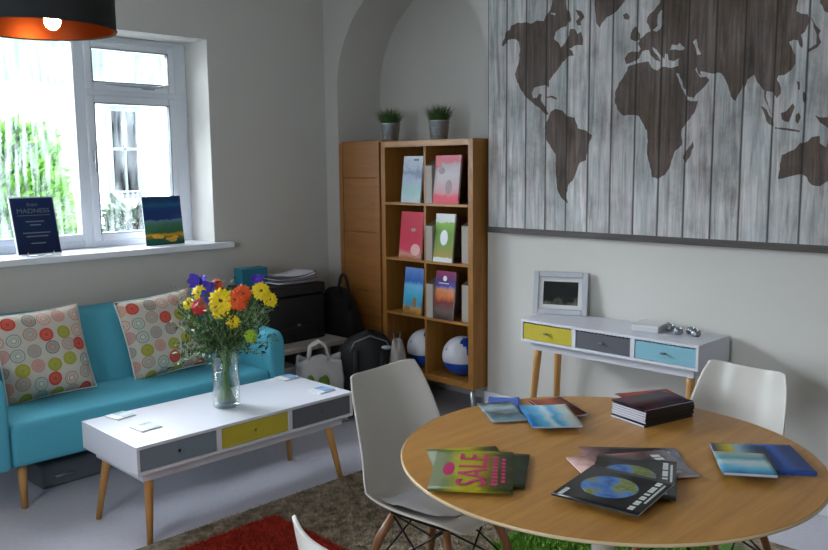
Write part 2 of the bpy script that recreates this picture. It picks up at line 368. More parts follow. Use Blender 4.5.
# ---- cushions
def cushion_mat():
    t = NT('retro_circle_print'); tc = t.n('ShaderNodeTexCoord'); mp = t.n('ShaderNodeMapping'); t.t.links.new(tc.outputs['Object'], mp.inputs[0]); mp.inputs[3].default_value = (1, 1, 0)
    vo = t.n('ShaderNodeTexVoronoi', voronoi_dimensions='2D'); t.t.links.new(mp.outputs[0], vo.inputs['Vector']); vo.inputs['Scale'].default_value = 12.5; vo.inputs['Randomness'].default_value = .28
    d = vo.outputs['Distance']; wn = t.n('ShaderNodeSeparateColor'); t.t.links.new(vo.outputs['Color'], wn.inputs[0])
    bgc = 'c9c1b3'
    c1 = t.ramp(wn.outputs[0], [(0, 'c9402c'), (.16, 'b98a72'), (.30, '7f9c94'), (.44, 'c98f80'), (.58, '9fa22c'), (.70, 'c9a07c'), (.84, '5f8580'), (.94, 'c08a80')], 'CONSTANT')
    c2 = t.ramp(wn.outputs[1], [(0, 'd8cfc0'), (.45, 'c78d7d'), (.7, 'a9b5ac')], 'CONSTANT')
    solid = t.ramp(wn.outputs[0], [(0, 1.0), (.16, 0.0), (.58, 1.0), (.70, 0.0)], 'CONSTANT')
    jit = t.math('ADD', d, t.math('MULTIPLY', t.math('SUBTRACT', t.noise(mp.outputs[0], 60, 2), .5), .05))
    ring1 = t.ramp(jit, [(0, 0.0), (.355, 1.0), (.43, 0.0)], 'CONSTANT')
    ring2 = t.ramp(jit, [(0, 0.0), (.13, 1.0), (.19, 0.0), (.25, 1.0), (.29, 0.0)], 'CONSTANT')
    disc = t.ramp(jit, [(0, 1.0), (.40, 0.0)], 'CONSTANT'); dot = t.ramp(jit, [(0, 1.0), (.08, 0.0)], 'CONSTANT')
    x = t.mix(disc, L(bgc), t.mix(.35, c2, L(bgc)))
    x = t.mix(ring2, x, c1); x = t.mix(dot, x, c2); x = t.mix(ring1, x, c1)
    x = t.mix(t.math('MULTIPLY', solid, disc), x, t.mix(t.math('MULTIPLY', ring2, .25), c1, L('f0b0a0')))
    x = t.mix(t.math('MULTIPLY', t.noise(mp.outputs[0], 200, 2), .12), x, L('8c8478')); t.col(x); t.set(Roughness=.9); t.bump(t.noise(mp.outputs[0], 260, 2), .25, .002); return t.m
M['circles'] = cushion_mat()
def cushion(loc, rot, s, label):
    def side(sg):
        def f(u, v):
            x, y = u*2-1, v*2-1
            pinch = 1-.05*(1-abs(y)**2) if True else 1
            X = x*s/2*(1-.045*(1-y*y)*abs(x)); Y = y*s/2*(1-.045*(1-x*x)*abs(y))
            h = .075*(max(0, 1-x**4)**.6)*(max(0, 1-y**4)**.6)*(1+.06*math.sin(5*x+3*y))
            return (X, Y, sg*h)
        return f
    b = MB(); b.grid(side(1), 24, 24).grid(side(-1), 24, 24); bmesh.ops.remove_doubles(b.bm, verts=b.bm.verts, dist=1e-4)
    o = b.build('cushion', 'circles', None, smooth=True, loc=loc, rot=rot)
    tag(o, label, 'cushion')
    b = MB(); c_ = s/2*.985; pts = []
    for (ax, ay), (bx, by) in (((-1, -1), (1, -1)), ((1, -1), (1, 1)), ((1, 1), (-1, 1)), ((-1, 1), (-1, -1))):
        for k in range(8):
            q = k/8; x, y = ax+(bx-ax)*q, ay+(by-ay)*q; pts.append((x*s/2*(1-.045*(1-y*y)*abs(x)), y*s/2*(1-.045*(1-x*x)*abs(y)), 0))
    pts.append(pts[0]); b.tube(pts, .004, 6, False); b.build('piping', 'white', o, smooth=True)
    return o
cushion((1.605, 4.305, .640), (R_(71), R_(-1.5), R_(2)), .455, 'square cushion printed with coloured circles at the left end of the teal sofa')
cushion((2.275, 4.31, .640), (R_(71), R_(-4), R_(0)), .46, 'square cushion printed with coloured circles on the teal sofa, behind the flowers')

# ---- dark case under the sofa
bx = root('storage_case', (1.63, 4.20, 0), R_(2), label='dark grey case with a pale handle pushed under the teal sofa', cat='case')
MB().box(-.17, .17, -.12, .12, .004, .13).build('body', plain('case_grey', '5c6166', .5), bx, bevel=.02, seg=3)
b = MB(); b.tube([(-.10, -.12, .062), (-.10, -.14, .066), (-.02, -.14, .066), (-.02, -.12, .062)], .006, 8); b.build('handle', 'steel', bx, smooth=True)

# ---- coffee table and console share a family
def drawer_unit(name, loc, rz, label, cat, LX, D, z0, z1, cols, legs, scallop, group=None):
    r = root(name, loc, rz, label, cat)
    t = .014
    b = MB(); b.box(0, LX, 0, D, z1-t, z1).box(0, LX, 0, D, z0, z0+t).box(0, t, 0, D, z0+t, z1-t).box(LX-t, LX, 0, D, z0+t, z1-t).box(t, LX-t, D-t, D, z0+t, z1-t)
    n = 3; wd = (LX-2*t-2*.024)/3
    for k in (1, 2): x = t+k*wd+(k-1)*.024; b.box(x, x+.024, .001, D-t, z0+t, z1-t)
    b.build('body', 'lacquer', r, bevel=.0015)
    for k in range(3):
        x0 = t+k*(wd+.024)+.002; x1 = x0+wd-.004; za, zb = z0+t+.002, z1-t-.003
        b = MB()
        if scallop:
            top = []; m_ = 14
            for q in range(m_*6+1):
                u = q/(m_*6); top.append((x1-(x1-x0)*u, zb-.005*abs(math.sin(math.pi*m_*u))**.7))
            b.prism([(x0, za), (x1, za)]+top, .004, .02, lambda x, z, y: (x, y, z))
        else: b.box(x0, x1, .004, .02, za, zb)
        dr = b.build('drawer', cols[k], r, bevel=.0008)
        MB().box(x0+.01, x1-.01, .02, D-.05, za, za+.06).build('drawer_tray', 'lacquer', dr)
        xc = (x0+x1)/2; zc = (za+zb)/2
        if scallop: MB().ball((xc, -.010, zc), .012, 12, (1.35, .7, .45)).box(xc-.006, xc+.006, -.008, .005, zc-.003, zc+.003).build('knob', 'grey', dr, smooth=True)
        else: MB().lathe([(0, 0), (.007, 0), (.009, -.006), (.006, -.012), (0, -.013)], 14).build('knob', 'slate' if k != 1 else 'leg', dr, smooth=True, loc=(xc, .004, zc), rot=(R_(90), 0, 0)).rotation_euler = (R_(-90)+math.pi, 0, 0)
    m_ = .04
    b = MB(); zr = z0-.045
    b.box(m_, LX-m_, m_+.0, m_+.018, zr, z0-.0005).box(m_, LX-m_, D-m_-.018, D-m_, zr, z0-.0005).box(m_, m_+.018, m_+.018, D-m_-.018, zr, z0-.0005).box(LX-m_-.018, LX-m_, m_+.018, D-m_-.018, zr, z0-.0005)
    b.build('base_frame', 'lacquer', r, bevel=.001)
    for (tx, ty, fx, fy) in legs:
        b = MB(); b.tube([(tx, ty, z0-.001), (tx+(fx-tx)*.15, ty+(fy-ty)*.15, z0*.85), (fx, fy, 0)], [.021, .0205, .0125], 18); b.build('leg', 'leg', r, smooth=True)
    return r
LX, D = 1.162, .523
drawer_unit('coffee_table', (1.498, 3.108, 0), 0, 'low white coffee table with three coloured drawers and splayed wooden legs', 'coffee table', LX, D, .324, .448, ['slate', 'mustard', 'charcoal'],
    [(.085, .075, .055, .035), (.085, D-.075, .02, D-.07), (LX-.11, .085, LX-.085, .0), (LX-.11, D-.10, LX-.08, D-.085)], False)
drawer_unit('console_table', (3.471, 2.671, 0), R_(-90), 'narrow white console table with yellow, grey and blue drawers against the right wall', 'console table', 1.0, .317, .645, .765, ['mustard', 'charcoal', 'sky'],
    [(.07, .07, .03, .03), (.07, .25, .03, .285), (.93, .07, .97, .03), (.93, .25, .97, .285)], True)

# ---- shelf unit on steel legs
SX, SY0, SY1, SB, ST, SD = 3.695, 3.20, 3.990, .228, 1.735, .39
sh = root('bookcase', (SX, SY0, 0), label='tall open oak bookcase of eight cubbies standing in the arched alcove', cat='bookcase')
W = SY1-SY0; t = .038
b = MB(); b.box(0, SD, 0, t, SB, ST).box(0, SD, W-t, W, SB, ST); b.build('side_panel', 'oakv', sh, bevel=.001)
MB().box(0, SD, t, W-t, ST-t, ST).build('top_panel', 'oakh', sh, bevel=.001); MB().box(0, SD, t, W-t, SB, SB+t).build('bottom_panel', 'oakh', sh, bevel=.001)
MB().box(SD-.006, SD-.001, t, W-t, SB+t, ST-t).build('back_panel', 'oakdark', sh)
MB().box(.001, SD-.006, W/2-.008, W/2+.008, SB+t, ST-t).build('divider', 'oakv', sh)
CH = (ST-SB-2*t)/4; cellz = [SB+t+CH*k for k in range(4)]
for k in range(1, 4):
    for a, c_ in ((t, W/2-.008), (W/2+.008, W-t)): MB().box(.001, SD-.006, a, c_, cellz[k]-.008, cellz[k]+.008).build('shelf', 'oakh', sh)
for x in (.03, SD-.05):
    for y in (.03, W-.03): MB().tube([(x, y, SB), (x, y, 0)], .014, 14).build('leg', 'steel', sh, smooth=True)

# ---- tall pine cupboard in the alcove's left half
pc = root('pine_cupboard', (3.69, 4.0, 0), label='tall narrow pine cupboard with grooved door boards left of the bookcase', cat='cupboard')
MB().box(.018, .40, 0, .41, .0, 1.745).build('carcass', 'pine', pc, bevel=.003)
pd = MB()
zs = [.02, .35, .68, 1.01, 1.125, 1.50, 1.74]
zs = [.02, .38, .74, 1.14, 1.5, 1.735]
pd.box(.0, .018, .003, .040, .02, 1.735).box(.0, .018, .370, .407, .02, 1.735)
for a, c_ in zip(zs, zs[1:]): pd.box(.004, .018, .042, .368, a+.003, c_-.003)
pd = pd.build('door', 'pine', pc, bevel=.0025)
for y in (.085, .15, .215, .28, .33): MB().box(.0015, .0045, y-.016, y+.012, .892, .908).build('slot', 'oakdark', pd)
MB().box(.0015, .0045, .07, .34, 1.325, 1.335).build('long_groove', 'oakdark', pd)

# ---- white cube table, printer
ct = root('cube_table', (2.86, 4.12, 0), label='low white open side unit carrying the black printer', cat='side table')
b = MB(); t = .03; b.box(0, .64, 0, .5, .45-t, .45).box(0, t, 0, .5, 0, .45-t).box(.64-t, .64, 0, .5, 0, .45-t).box(t, .64-t, 0, .5, .0, t).box(t, .64-t, .48, .5, t, .45-t)
b.box(.47, .47+.016, 0.001, .48, t, .45-t); b.build('frame', plain('offwhite_laminate', 'bcb6b0', .5, .03), ct, bevel=.002)
pr = root('printer', (2.90, 4.27, .4505), label='black office printer on the low white unit in the corner', cat='printer')
pb = MB().box(0, .53, 0, .34, 0, .30).build('body', 'dgrey', pr, bevel=.015, seg=3)
MB().box(-.003, .533, -.006, .343, .302, .375).build('scanner_lid', 'dgrey', pr, bevel=.012, seg=3)
MB().box(.06, .46, -.004, .012, .02, .10).build('paper_tray', plain('printer_tray', '1c1e20', .35), pr, bevel=.004)
MB().box(.30, .325, -.003, .006, .105, .118).build('badge', 'steel', pr)
MB().box(.04, .15, -.012, .01, .24, .29).build('control_panel', 'blackmetal', pr, bevel=.004)
ff = root('box_file', (3.0, 4.50, .8265), R_(-2), label='teal box file standing on the printer behind the flowers', cat='box file')
MB().box(-.085, .105, -.05, .05, 0, .11).build('case', plain('teal_card', '146f84', .6), ff, bevel=.002)
MB().lathe([(.013, 0), (.013, .004), (.009, .004), (.009, 0)], 16, closed=True).build('ring_pull', 'steel', ff, loc=(.06, -.051, .05), rot=(R_(90), 0, 0))

# ---- dining table
TX, TY, TR = 2.045, 1.262, .598
dt = root('dining_table', (TX, TY, 0), label='round oak-topped dining table with a pale rim in the foreground', cat='dining table')
MB().lathe([(0, .714), (TR-.05, .714), (TR-.012, .726), (TR-.001, .7315), (TR, .736), (TR-.003, .7395)], 128).build('rim', 'edge', dt, smooth=True)
MB().lathe([(TR-.0025, .7385), (TR-.006, .740), (0, .740)], 128).build('tabletop', 'table', dt)
b = MB(); b.lathe([(0, .0125), (.26, .0125), (.262, .016), (.22, .026), (.12, .036), (.055, .06), (.034, .16), (.030, .35), (.036, .55), (.07, .68), (.14, .712), (0, .7135)], 48)
b.build('pedestal', 'shell', dt, smooth=True)

# ---- shell chairs: faces local +X, seat centre at the origin
def make_chair():
    r = root('dining_chair', (0, 0, 0), cat='chair')
    P_ = [(.196, .398, .125), (.188, .412, .168), (.150, .424, .206), (.07, .420, .226), (-.03, .413, .233), (-.115, .417, .236), (-.180, .440, .238), (-.214, .495, .237), (-.234, .575, .228), (-.254, .655, .218), (-.272, .735, .206), (-.286, .800, .192), (-.294, .838, .178), (-.297, .850, .174)]
    LF = [.004, .010, .022, .036, .050, .062, .072, .080, .084, .080, .070, .058, .050, .047]
    n = len(P_)-1
    def cr(T, i, s):
        k = min(int(s), n-1); q = s-k
        a, b_, c_, d = [(T[max(0, min(n, k+o))][i] if i is not None else T[max(0, min(n, k+o))]) for o in (-1, 0, 1, 2)]
        return .5*((2*b_)+(-a+c_)*q+(2*a-5*b_+4*c_-d)*q*q+(-a+3*b_-3*c_+d)*q**3)
    def f(u, v):
        s = v*n; t = u*2-1; at = abs(t)
        x, z, w_ = cr(P_, 0, s), cr(P_, 1, s), cr(P_, 2, s); e = .05
        s0, s1 = max(0, s-e), min(n, s+e); dx, dz = cr(P_, 0, s1)-cr(P_, 0, s0), cr(P_, 1, s1)-cr(P_, 1, s0); l = math.hypot(dx, dz)
        nx, nz = dz/l, -dx/l                       # towards the sitter
        lf = cr(LF, None, s)*at**2.5; top = max(0, min(1, (v-.84)/.16))
        return (x+nx*lf, t*w_, z+nz*lf+top*(.010*math.cos((t+1)*math.pi)*-1*.0+.008*at**2-.013*at**9))
    sm = MB().grid(f, 20, 39).build('seat_shell', 'shell', r, smooth=True, solid=.010, subsurf=1)
    def g(u, v):
        a = v; xx = -.14+.28*v; t = u*2-1; w_ = .185*(1-abs(2*v-1)**6*.15)
        h = .022*(1-abs(t)**5)*(1-abs(2*v-1)**5)
        return (xx, t*w_, .424+.006*(v > .3)+h+.030*abs(t)**2.6)
    b = MB().grid(g, 20, 20); b.build('seat_pad', 'pad', r, smooth=True)
    for sx in (-1, 1):
        for sy in (-1, 1):
            b = MB(); b.tube([(sx*.11, sy*.115, .395), (sx*.15, sy*.155, .30), (sx*.225, sy*.225, .0125)], [.012, .016, .011], 14); b.build('leg', 'chairleg', r, smooth=True)
    b = MB()
    top = {(sx, sy): Vector((sx*.118, sy*.123, .39)) for sx in (-1, 1) for sy in (-1, 1)}
    low = {(sx, sy): Vector((sx*.183, sy*.187, .17)) for sx in (-1, 1) for sy in (-1, 1)}
    cor = [(-1, -1), (1, -1), (1, 1), (-1, 1)]
    for i in range(4):
        a, c_ = cor[i], cor[(i+1) % 4]; b.tube([top[a], low[c_]], .0035, 6); b.tube([top[c_], low[a]], .0035, 6); b.tube([top[a], top[c_]], .005, 6)
    b.tube([top[cor[0]], top[cor[2]]], .004, 6); b.tube([top[cor[1]], top[cor[3]]], .004, 6)
    b.build('wire_brace', 'blackmetal', r)
    for q in cor: MB().lathe([(0, .392), (.018, .392), (.018, .409), (0, .409)], 12, q[0]*.11, q[1]*.115).build('mount', 'blackmetal', r)
    return r
ch = make_chair(); ch.location = (2.005, 1.885, 0); ch.rotation_euler = (0, 0, R_(-84))
ch['label'] = 'white shell chair left of the round table, its whole back and seat showing'
ch['group'] = 'white shell chairs round the table'
c2 = copy_tree(ch, None, (2.72, 1.27, 0), R_(173), 'white shell chair beyond the round table, its back before the console table')
c2.scale = (.965, .88, .97)
copy_tree(ch, None, (1.235, 1.172, 0), R_(0), 'white shell chair nearest the camera, only a back corner showing at the bottom edge')

# ---- rugs
def rug_mat(name, stops, sc):
    t = NT(name); v = t.coord(); n1 = t.noise(v, sc, 4, .75); t.col(t.ramp(n1, stops)); t.set(Roughness=.95); t.bump(t.noise(v, 120, 3), .8, .01); return t.m
def pile(b, x0, x1, y0, y1, n, h, z):
    for _ in range(n):
        x, y = random.uniform(x0, x1), random.uniform(y0, y1); a = random.uniform(0, 6.28); l = random.uniform(.2, .8)*h; wv = h*.16
        dx, dy = math.cos(a), math.sin(a); hh = h*random.uniform(.6, 1.1)
        b.face([(x-dy*wv, y+dx*wv, z), (x+dy*wv, y-dx*wv, z), (x+dx*l*.5+dy*wv*.8, y+dy*l*.5-dx*wv*.8, z+hh*.7), (x+dx*l, y+dy*l, z+hh)])
r = root('area_rug', (0, 0, 0), label='large mottled brown-grey rug under the round table and chairs', cat='rug')
MB().box(1.0, 3.36, -.2, 3.13, 0, .012).build('rug_base', rug_mat('mottled_rug', [(.3, '4a4032'), (.45, '786a56'), (.62, 'a0927c')], 22), r, bevel=.004)
b = MB(); pile(b, 1.7, 3.34, 1.75, 3.12, 26000, .014, .011); b.build('rug_pile', rug_mat('mottled_rug_pile', [(.3, '54483a'), (.5, '8a7b66'), (.68, 'b5a890')], 22), r, keepn=True)
tag(r.children[-1], kind='stuff')
r = root('red_rug', (0, 0, 0), label='red shaggy mat lying left of the nearest chair', cat='rug')
MB().box(1.15, 2.07, 2.2, 2.97, .012, .022).build('rug_base', rug_mat('red_mat', [(.3, '7c1608'), (.7, 'a8280f')], 30), r, bevel=.004)
b = MB(); pile(b, 1.3, 2.07, 2.3, 2.97, 14000, .016, .021); tag(b.build('rug_pile', rug_mat('red_mat_pile', [(.3, '8c1c0a'), (.7, 'c23417')], 30), r, keepn=True), kind='stuff')
r = root('green_rug', (0, 0, 0), label='grass green shaggy mat on the rug beneath the round table', cat='rug')
MB().box(2.50, 3.2, 1.25, 2.06, .012, .022).build('rug_base', rug_mat('green_mat', [(.3, '3f6a1e'), (.7, '62912f')], 30), r, bevel=.004)
b = MB(); pile(b, 2.50, 3.1, 1.35, 2.06, 12000, .03, .021); tag(b.build('rug_pile', rug_mat('green_mat_pile', [(.3, '4d8024'), (.7, '7fae3e')], 30), r, keepn=True), kind='stuff')

# ---- pendant lamp
lx, ly, lz, lr, lh = 1.048, 2.67, 2.005, .225, .27
pl = root('pendant_lamp', (lx, ly, 0), label='black drum pendant lamp with a gold lining at the top left', cat='lamp')
MB().lathe([(lr, lz), (lr, lz+lh)], 72).build('lamp_shade', 'shadeblack', pl, smooth=True, solid=.0)
MB().lathe([(lr-.0025, lz+.001), (lr-.0025, lz+lh-.001)], 72).build('shade_lining', 'shadegold', pl, smooth=True)
b = MB(); b.tube([(lr*math.cos(k*math.pi/32)-.00, lr*math.sin(k*math.pi/32), lz) for k in range(65)], .003, 6, False); b.build('shade_rim', 'shadeblack', pl)
b = MB()
for k in range(3):
    a = k*2.094; b.tube([(0, 0, lz+.16), (lr*math.cos(a), lr*math.sin(a), lz+.16)], .003, 6)
b.tube([(0, 0, lz+.13), (0, 0, lz+.21)], .02, 14); b.build('shade_carrier', 'blackmetal', pl)
MB().tube([(0, 0, lz+.2), (0, 0, H-.03)], .004, 8).build('cord', 'dgrey', pl)
MB().lathe([(0, H), (.05, H), (.045, H-.03), (0, H-.032)], 24).build('ceiling_rose', 'dgrey', pl, smooth=True)
t = NT('lit_bulb'); t.col(L('ffd9a0'))
t.b.inputs['Emission Color'].default_value = (1, .60, .24, 1); t.b.inputs['Emission Strength'].default_value = 120
MB().ball((.03, -.03, lz+.024), .024, 20, (1, 1, 1.15)).build('bulb', t.m, pl, smooth=True)

# ================================================================ WORLD MAP HANGING
wm = root('world_map_print', (3.79, 3.165, 1.195), label='large world map print on grey planks hanging on the right wall', cat='wall map')
def plank_mat(name, dark):
    t = NT(name); tc = t.n('ShaderNodeTexCoord'); mp = t.n('ShaderNodeMapping'); t.t.links.new(tc.outputs['Object'], mp.inputs[0])
    sp = t.n('ShaderNodeSeparateXYZ'); t.t.links.new(mp.outputs[0], sp.inputs[0])
    u = t.math('DIVIDE', t.math('ADD', t.math('MULTIPLY', sp.outputs[1], -1.0), .0), .1372)
    fr = t.math('FRACT', u); idx = t.math('FLOOR', u)
    wn = t.n('ShaderNodeTexWhiteNoise', noise_dimensions='1D'); t.t.links.new(idx, wn.inputs['W'])
    seam = t.ramp(fr, [(0, 0.0), (.03, .35), (.055, 1.0), (.945, 1.0), (.97, .5), (1.0, 0.0)])
    cb = t.n('ShaderNodeCombineXYZ'); t.t.links.new(t.math('MULTIPLY', wn.outputs[0], 9.0), cb.inputs[0]); t.t.links.new(t.math('MULTIPLY', sp.outputs[1], 26.0), cb.inputs[1]); t.t.links.new(t.math('MULTIPLY', sp.outputs[2], 1.7), cb.inputs[2])
    g = t.noise(cb.outputs[0], 1.6, 6, .65, .6)
    cb2 = t.n('ShaderNodeCombineXYZ'); t.t.links.new(t.math('MULTIPLY', sp.outputs[1], 5.0), cb2.inputs[1]); t.t.links.new(t.math('MULTIPLY', sp.outputs[2], 2.2), cb2.inputs[2])
    h = t.noise(cb2.outputs[0], 1.3, 5, .6)
    if dark: c = t.mix(t.ramp(h, [(.4, 0.0), (.65, 1.0)]), t.ramp(g, [(.3, '453b38'), (.55, '766861'), (.75, '93857d')]), t.ramp(g, [(.3, '352b23'), (.6, '685646'), (.75, '80705e')]))
    else: c = t.mix(t.ramp(h, [(.4, 0.0), (.62, 1.0)]), t.ramp(g, [(.28, '8c8684'), (.48, 'ccc6c4'), (.66, 'ece8e6')]), t.ramp(g, [(.28, '828786'), (.48, 'b8bebd'), (.66, 'dcdfdd')]))
    c = t.mix(t.math('MULTIPLY', wn.outputs[0], .3), c, L('8c8a8c') if not dark else L('4a423d'))
    cb3 = t.n('ShaderNodeCombineXYZ'); t.t.links.new(t.math('ADD', t.math('MULTIPLY', sp.outputs[1], 3.0), t.math('MULTIPLY', wn.outputs[0], 1.5)), cb3.inputs[1]); t.t.links.new(t.math('MULTIPLY', sp.outputs[2], 2.4), cb3.inputs[2])
    blot = t.noise(cb3.outputs[0], 1.6, 6, .65); c = t.mix(1.0, c, t.ramp(blot, [(.3, 'c0bcb8'), (.48, 'f0f0f0'), (.62, 'ffffff')]), 'MULTIPLY')
    kn = t.n('ShaderNodeTexVoronoi'); t.t.links.new(cb.outputs[0], kn.inputs['Vector']); kn.inputs['Scale'].default_value = .55
    c = t.mix(t.ramp(kn.outputs['Distance'], [(0, .75), (.10, .35), (.16, 0.0)]), c, L('5e564e'))
    c = t.mix(t.math('SUBTRACT', 1.0, seam), c, L('2b2723')); t.col(c); t.set(Roughness=.75)
    return t.m
M['planks'] = plank_mat('printed_pale_planks', False); M['land'] = plank_mat('printed_dark_land', True)
MB().box(-.0, .027, -2.0, 0, 0, 1.405).build('canvas', 'planks', wm)
MB().box(-.006, .020, -2.0, 0, -.012, .022).build('bottom_edge_shadow', wood('dark_edge_shadow', '3a3532', '5b5451', 1, .6), wm)  # dark strip: the print's dark lower edge with its shadow coloured in
MB().box(-.006, .020, -2.0, 0, 1.39, 1.42).build('top_batten', wood('dark_batten_top', '3a3532', '5b5451', 1, .6), wm)
LAND = [[(0.101, 1.061), (0.123, 1.097), (0.13, 1.129), (0.159, 1.137), (0.166, 1.158), (0.208, 1.169), (0.257, 1.165), (0.312, 1.153), (0.345, 1.165), (0.392, 1.156), (0.405, 1.183), (0.431, 1.19), (0.464, 1.176), (0.483, 1.207), (0.476, 1.249), (0.482, 1.31), (0.533, 1.302), (0.534, 1.241), (0.541, 1.199), (0.554, 1.156), (0.542, 1.111), (0.504, 1.106), (0.472, 1.089), (0.46, 1.054), (0.492, 1.029), (0.506, 1.004), (0.531, 1.025), (0.556, 1.058), (0.562, 1.094), (0.593, 1.09), (0.609, 1.062), (0.631, 1.073), (0.644, 1.033), (0.644, 1.002), (0.626, 1.004), (0.588, 1.003), (0.557, 0.991), (0.576, 0.981), (0.589, 0.954), (0.561, 0.954), (0.542, 0.946), (0.507, 0.912), (0.475, 0.878), (0.449, 0.854), (0.43, 0.834), (0.43, 0.797), (0.41, 0.815), (0.37, 0.812), (0.329, 0.804), (0.316, 0.778), (0.323, 0.75), (0.35, 0.749), (0.364, 0.769), (0.384, 0.768), (0.378, 0.736), (0.398, 0.708), (0.419, 0.674), (0.432, 0.657), (0.412, 0.653), (0.378, 0.687), (0.33, 0.717), (0.282, 0.753), (0.239, 0.8), (0.211, 0.846), (0.196, 0.891), (0.224, 0.955), (0.23, 1.025), (0.223, 1.064), (0.187, 1.084), (0.145, 1.083), (0.109, 1.049)], [(0.41, 0.607), (0.406, 0.581), (0.418, 0.517), (0.447, 0.477), (0.479, 0.438), (0.483, 0.323), (0.494, 0.246), (0.529, 0.195), (0.568, 0.17), (0.552, 0.208), (0.566, 0.272), (0.596, 0.298), (0.618, 0.348), (0.639, 0.392), (0.676, 0.404), (0.689, 0.472), (0.71, 0.533), (0.673, 0.559), (0.621, 0.573), (0.601, 0.63), (0.552, 0.638), (0.521, 0.671), (0.475, 0.683), (0.444, 0.669), (0.429, 0.632)], [(0.414, 0.752), (0.45, 0.755), (0.486, 0.737), (0.482, 0.731), (0.443, 0.745), (0.414, 0.744)], [(0.593, 1.188), (0.629, 1.176), (0.652, 1.143), (0.63, 1.124), (0.631, 1.102), (0.608, 1.108), (0.599, 1.128), (0.621, 1.148)], [(0.406, 1.183), (0.435, 1.21), (0.444, 1.239), (0.452, 1.298), (0.536, 1.285), (0.529, 1.197), (0.557, 1.186), (0.571, 1.139), (0.558, 1.126), (0.539, 1.158), (0.501, 1.182), (0.445, 1.193)], [(0.691, 1.368), (0.706, 1.246), (0.718, 1.15), (0.724, 1.104), (0.743, 1.077), (0.757, 1.1), (0.786, 1.126), (0.838, 1.144), (0.866, 1.169), (0.904, 1.217), (0.923, 1.329)], [(0.878, 1.124), (0.901, 1.132), (0.917, 1.111), (0.911, 1.096), (0.887, 1.103)], [(0.922, 1.011), (0.935, 1.046), (0.948, 1.06), (0.962, 1.054), (0.967, 1.034), (0.979, 1.017), (0.977, 0.991), (0.95, 0.988), (0.927, 0.999)], [(0.903, 0.881), (0.894, 0.91), (0.911, 0.933), (0.933, 0.94), (0.97, 0.933), (0.983, 0.949), (0.966, 0.973), (0.977, 0.996), (0.998, 1.007), (1.013, 1.021), (1.036, 1.026), (1.025, 1.054), (1.011, 1.072), (1.015, 1.095), (1.049, 1.121), (1.079, 1.152), (1.086, 1.208), (1.123, 1.24), (1.368, 1.231), (1.622, 1.204), (1.728, 1.179), (1.732, 1.09), (1.728, 1.03), (1.749, 1.016), (1.777, 1.009), (1.782, 0.975), (1.767, 0.936), (1.752, 0.927), (1.762, 0.887), (1.76, 0.869), (1.748, 0.883), (1.741, 0.904), (1.724, 0.91), (1.703, 0.902), (1.715, 0.88), (1.734, 0.843), (1.735, 0.808), (1.719, 0.782), (1.692, 0.763), (1.664, 0.762), (1.658, 0.745), (1.677, 0.708), (1.677, 0.711), (1.678, 0.685), (1.662, 0.664), (1.643, 0.692), (1.616, 0.698), (1.615, 0.663), (1.628, 0.627), (1.643, 0.591), (1.632, 0.609), (1.609, 0.659), (1.605, 0.699), (1.584, 0.727), (1.569, 0.745), (1.555, 0.774), (1.526, 0.755), (1.509, 0.706), (1.505, 0.737), (1.502, 0.715), (1.485, 0.689), (1.475, 0.663), (1.462, 0.673), (1.441, 0.719), (1.426, 0.756), (1.401, 0.795), (1.346, 0.799), (1.297, 0.811), (1.309, 0.787), (1.288, 0.804), (1.279, 0.832), (1.273, 0.821), (1.299, 0.784), (1.33, 0.784), (1.345, 0.77), (1.339, 0.747), (1.343, 0.763), (1.329, 0.746), (1.3, 0.72), (1.271, 0.689), (1.248, 0.682), (1.252, 0.677), (1.292, 0.674), (1.283, 0.637), (1.255, 0.592), (1.235, 0.574), (1.215, 0.546), (1.218, 0.47), (1.182, 0.442), (1.173, 0.413), (1.159, 0.365), (1.133, 0.326), (1.096, 0.306), (1.063, 0.316), (1.051, 0.365), (1.032, 0.445), (1.036, 0.494), (1.029, 0.544), (1.011, 0.574), (0.982, 0.619), (0.959, 0.626), (0.897, 0.624), (0.867, 0.65), (0.843, 0.692), (0.842, 0.742), (0.864, 0.791), (0.858, 0.784), (0.895, 0.83), (0.912, 0.86)], [(1.274, 0.487), (1.28, 0.459), (1.261, 0.412), (1.242, 0.383), (1.225, 0.407), (1.24, 0.441)], [(1.732, 0.638), (1.741, 0.621), (1.726, 0.578), (1.719, 0.557), (1.688, 0.571), (1.682, 0.598), (1.704, 0.605)], [(1.592, 0.634), (1.606, 0.628), (1.644, 0.578), (1.654, 0.542), (1.632, 0.552)], [(1.659, 0.538), (1.707, 0.531), (1.768, 0.518), (1.768, 0.512), (1.708, 0.523), (1.659, 0.531)], [(1.747, 0.586), (1.759, 0.598), (1.769, 0.576), (1.758, 0.547), (1.747, 0.56)], [(1.772, 0.679), (1.776, 0.687), (1.79, 0.652), (1.78, 0.635), (1.773, 0.649)], [(1.744, 0.732), (1.757, 0.726), (1.759, 0.695), (1.751, 0.693)], [(1.827, 0.582), (1.848, 0.572), (1.88, 0.571), (1.922, 0.535), (1.931, 0.514), (1.883, 0.525), (1.849, 0.551)], [(1.695, 0.414), (1.746, 0.435), (1.77, 0.464), (1.803, 0.472), (1.819, 0.489), (1.852, 0.492), (1.854, 0.462), (1.879, 0.444), (1.885, 0.482), (1.92, 0.435), (1.938, 0.384), (1.933, 0.342), (1.895, 0.3), (1.863, 0.278), (1.83, 0.282), (1.807, 0.317), (1.785, 0.33), (1.726, 0.317), (1.683, 0.308), (1.69, 0.352), (1.692, 0.387)], [(1.784, 1.002), (1.813, 0.957), (1.834, 0.935), (1.825, 0.919), (1.838, 0.887), (1.824, 0.867), (1.788, 0.85), (1.781, 0.861), (1.818, 0.881), (1.818, 0.92), (1.803, 0.952)], [(1.824, 1.05), (1.843, 1.014), (1.87, 0.997), (1.865, 1.091), (1.822, 1.097)]]
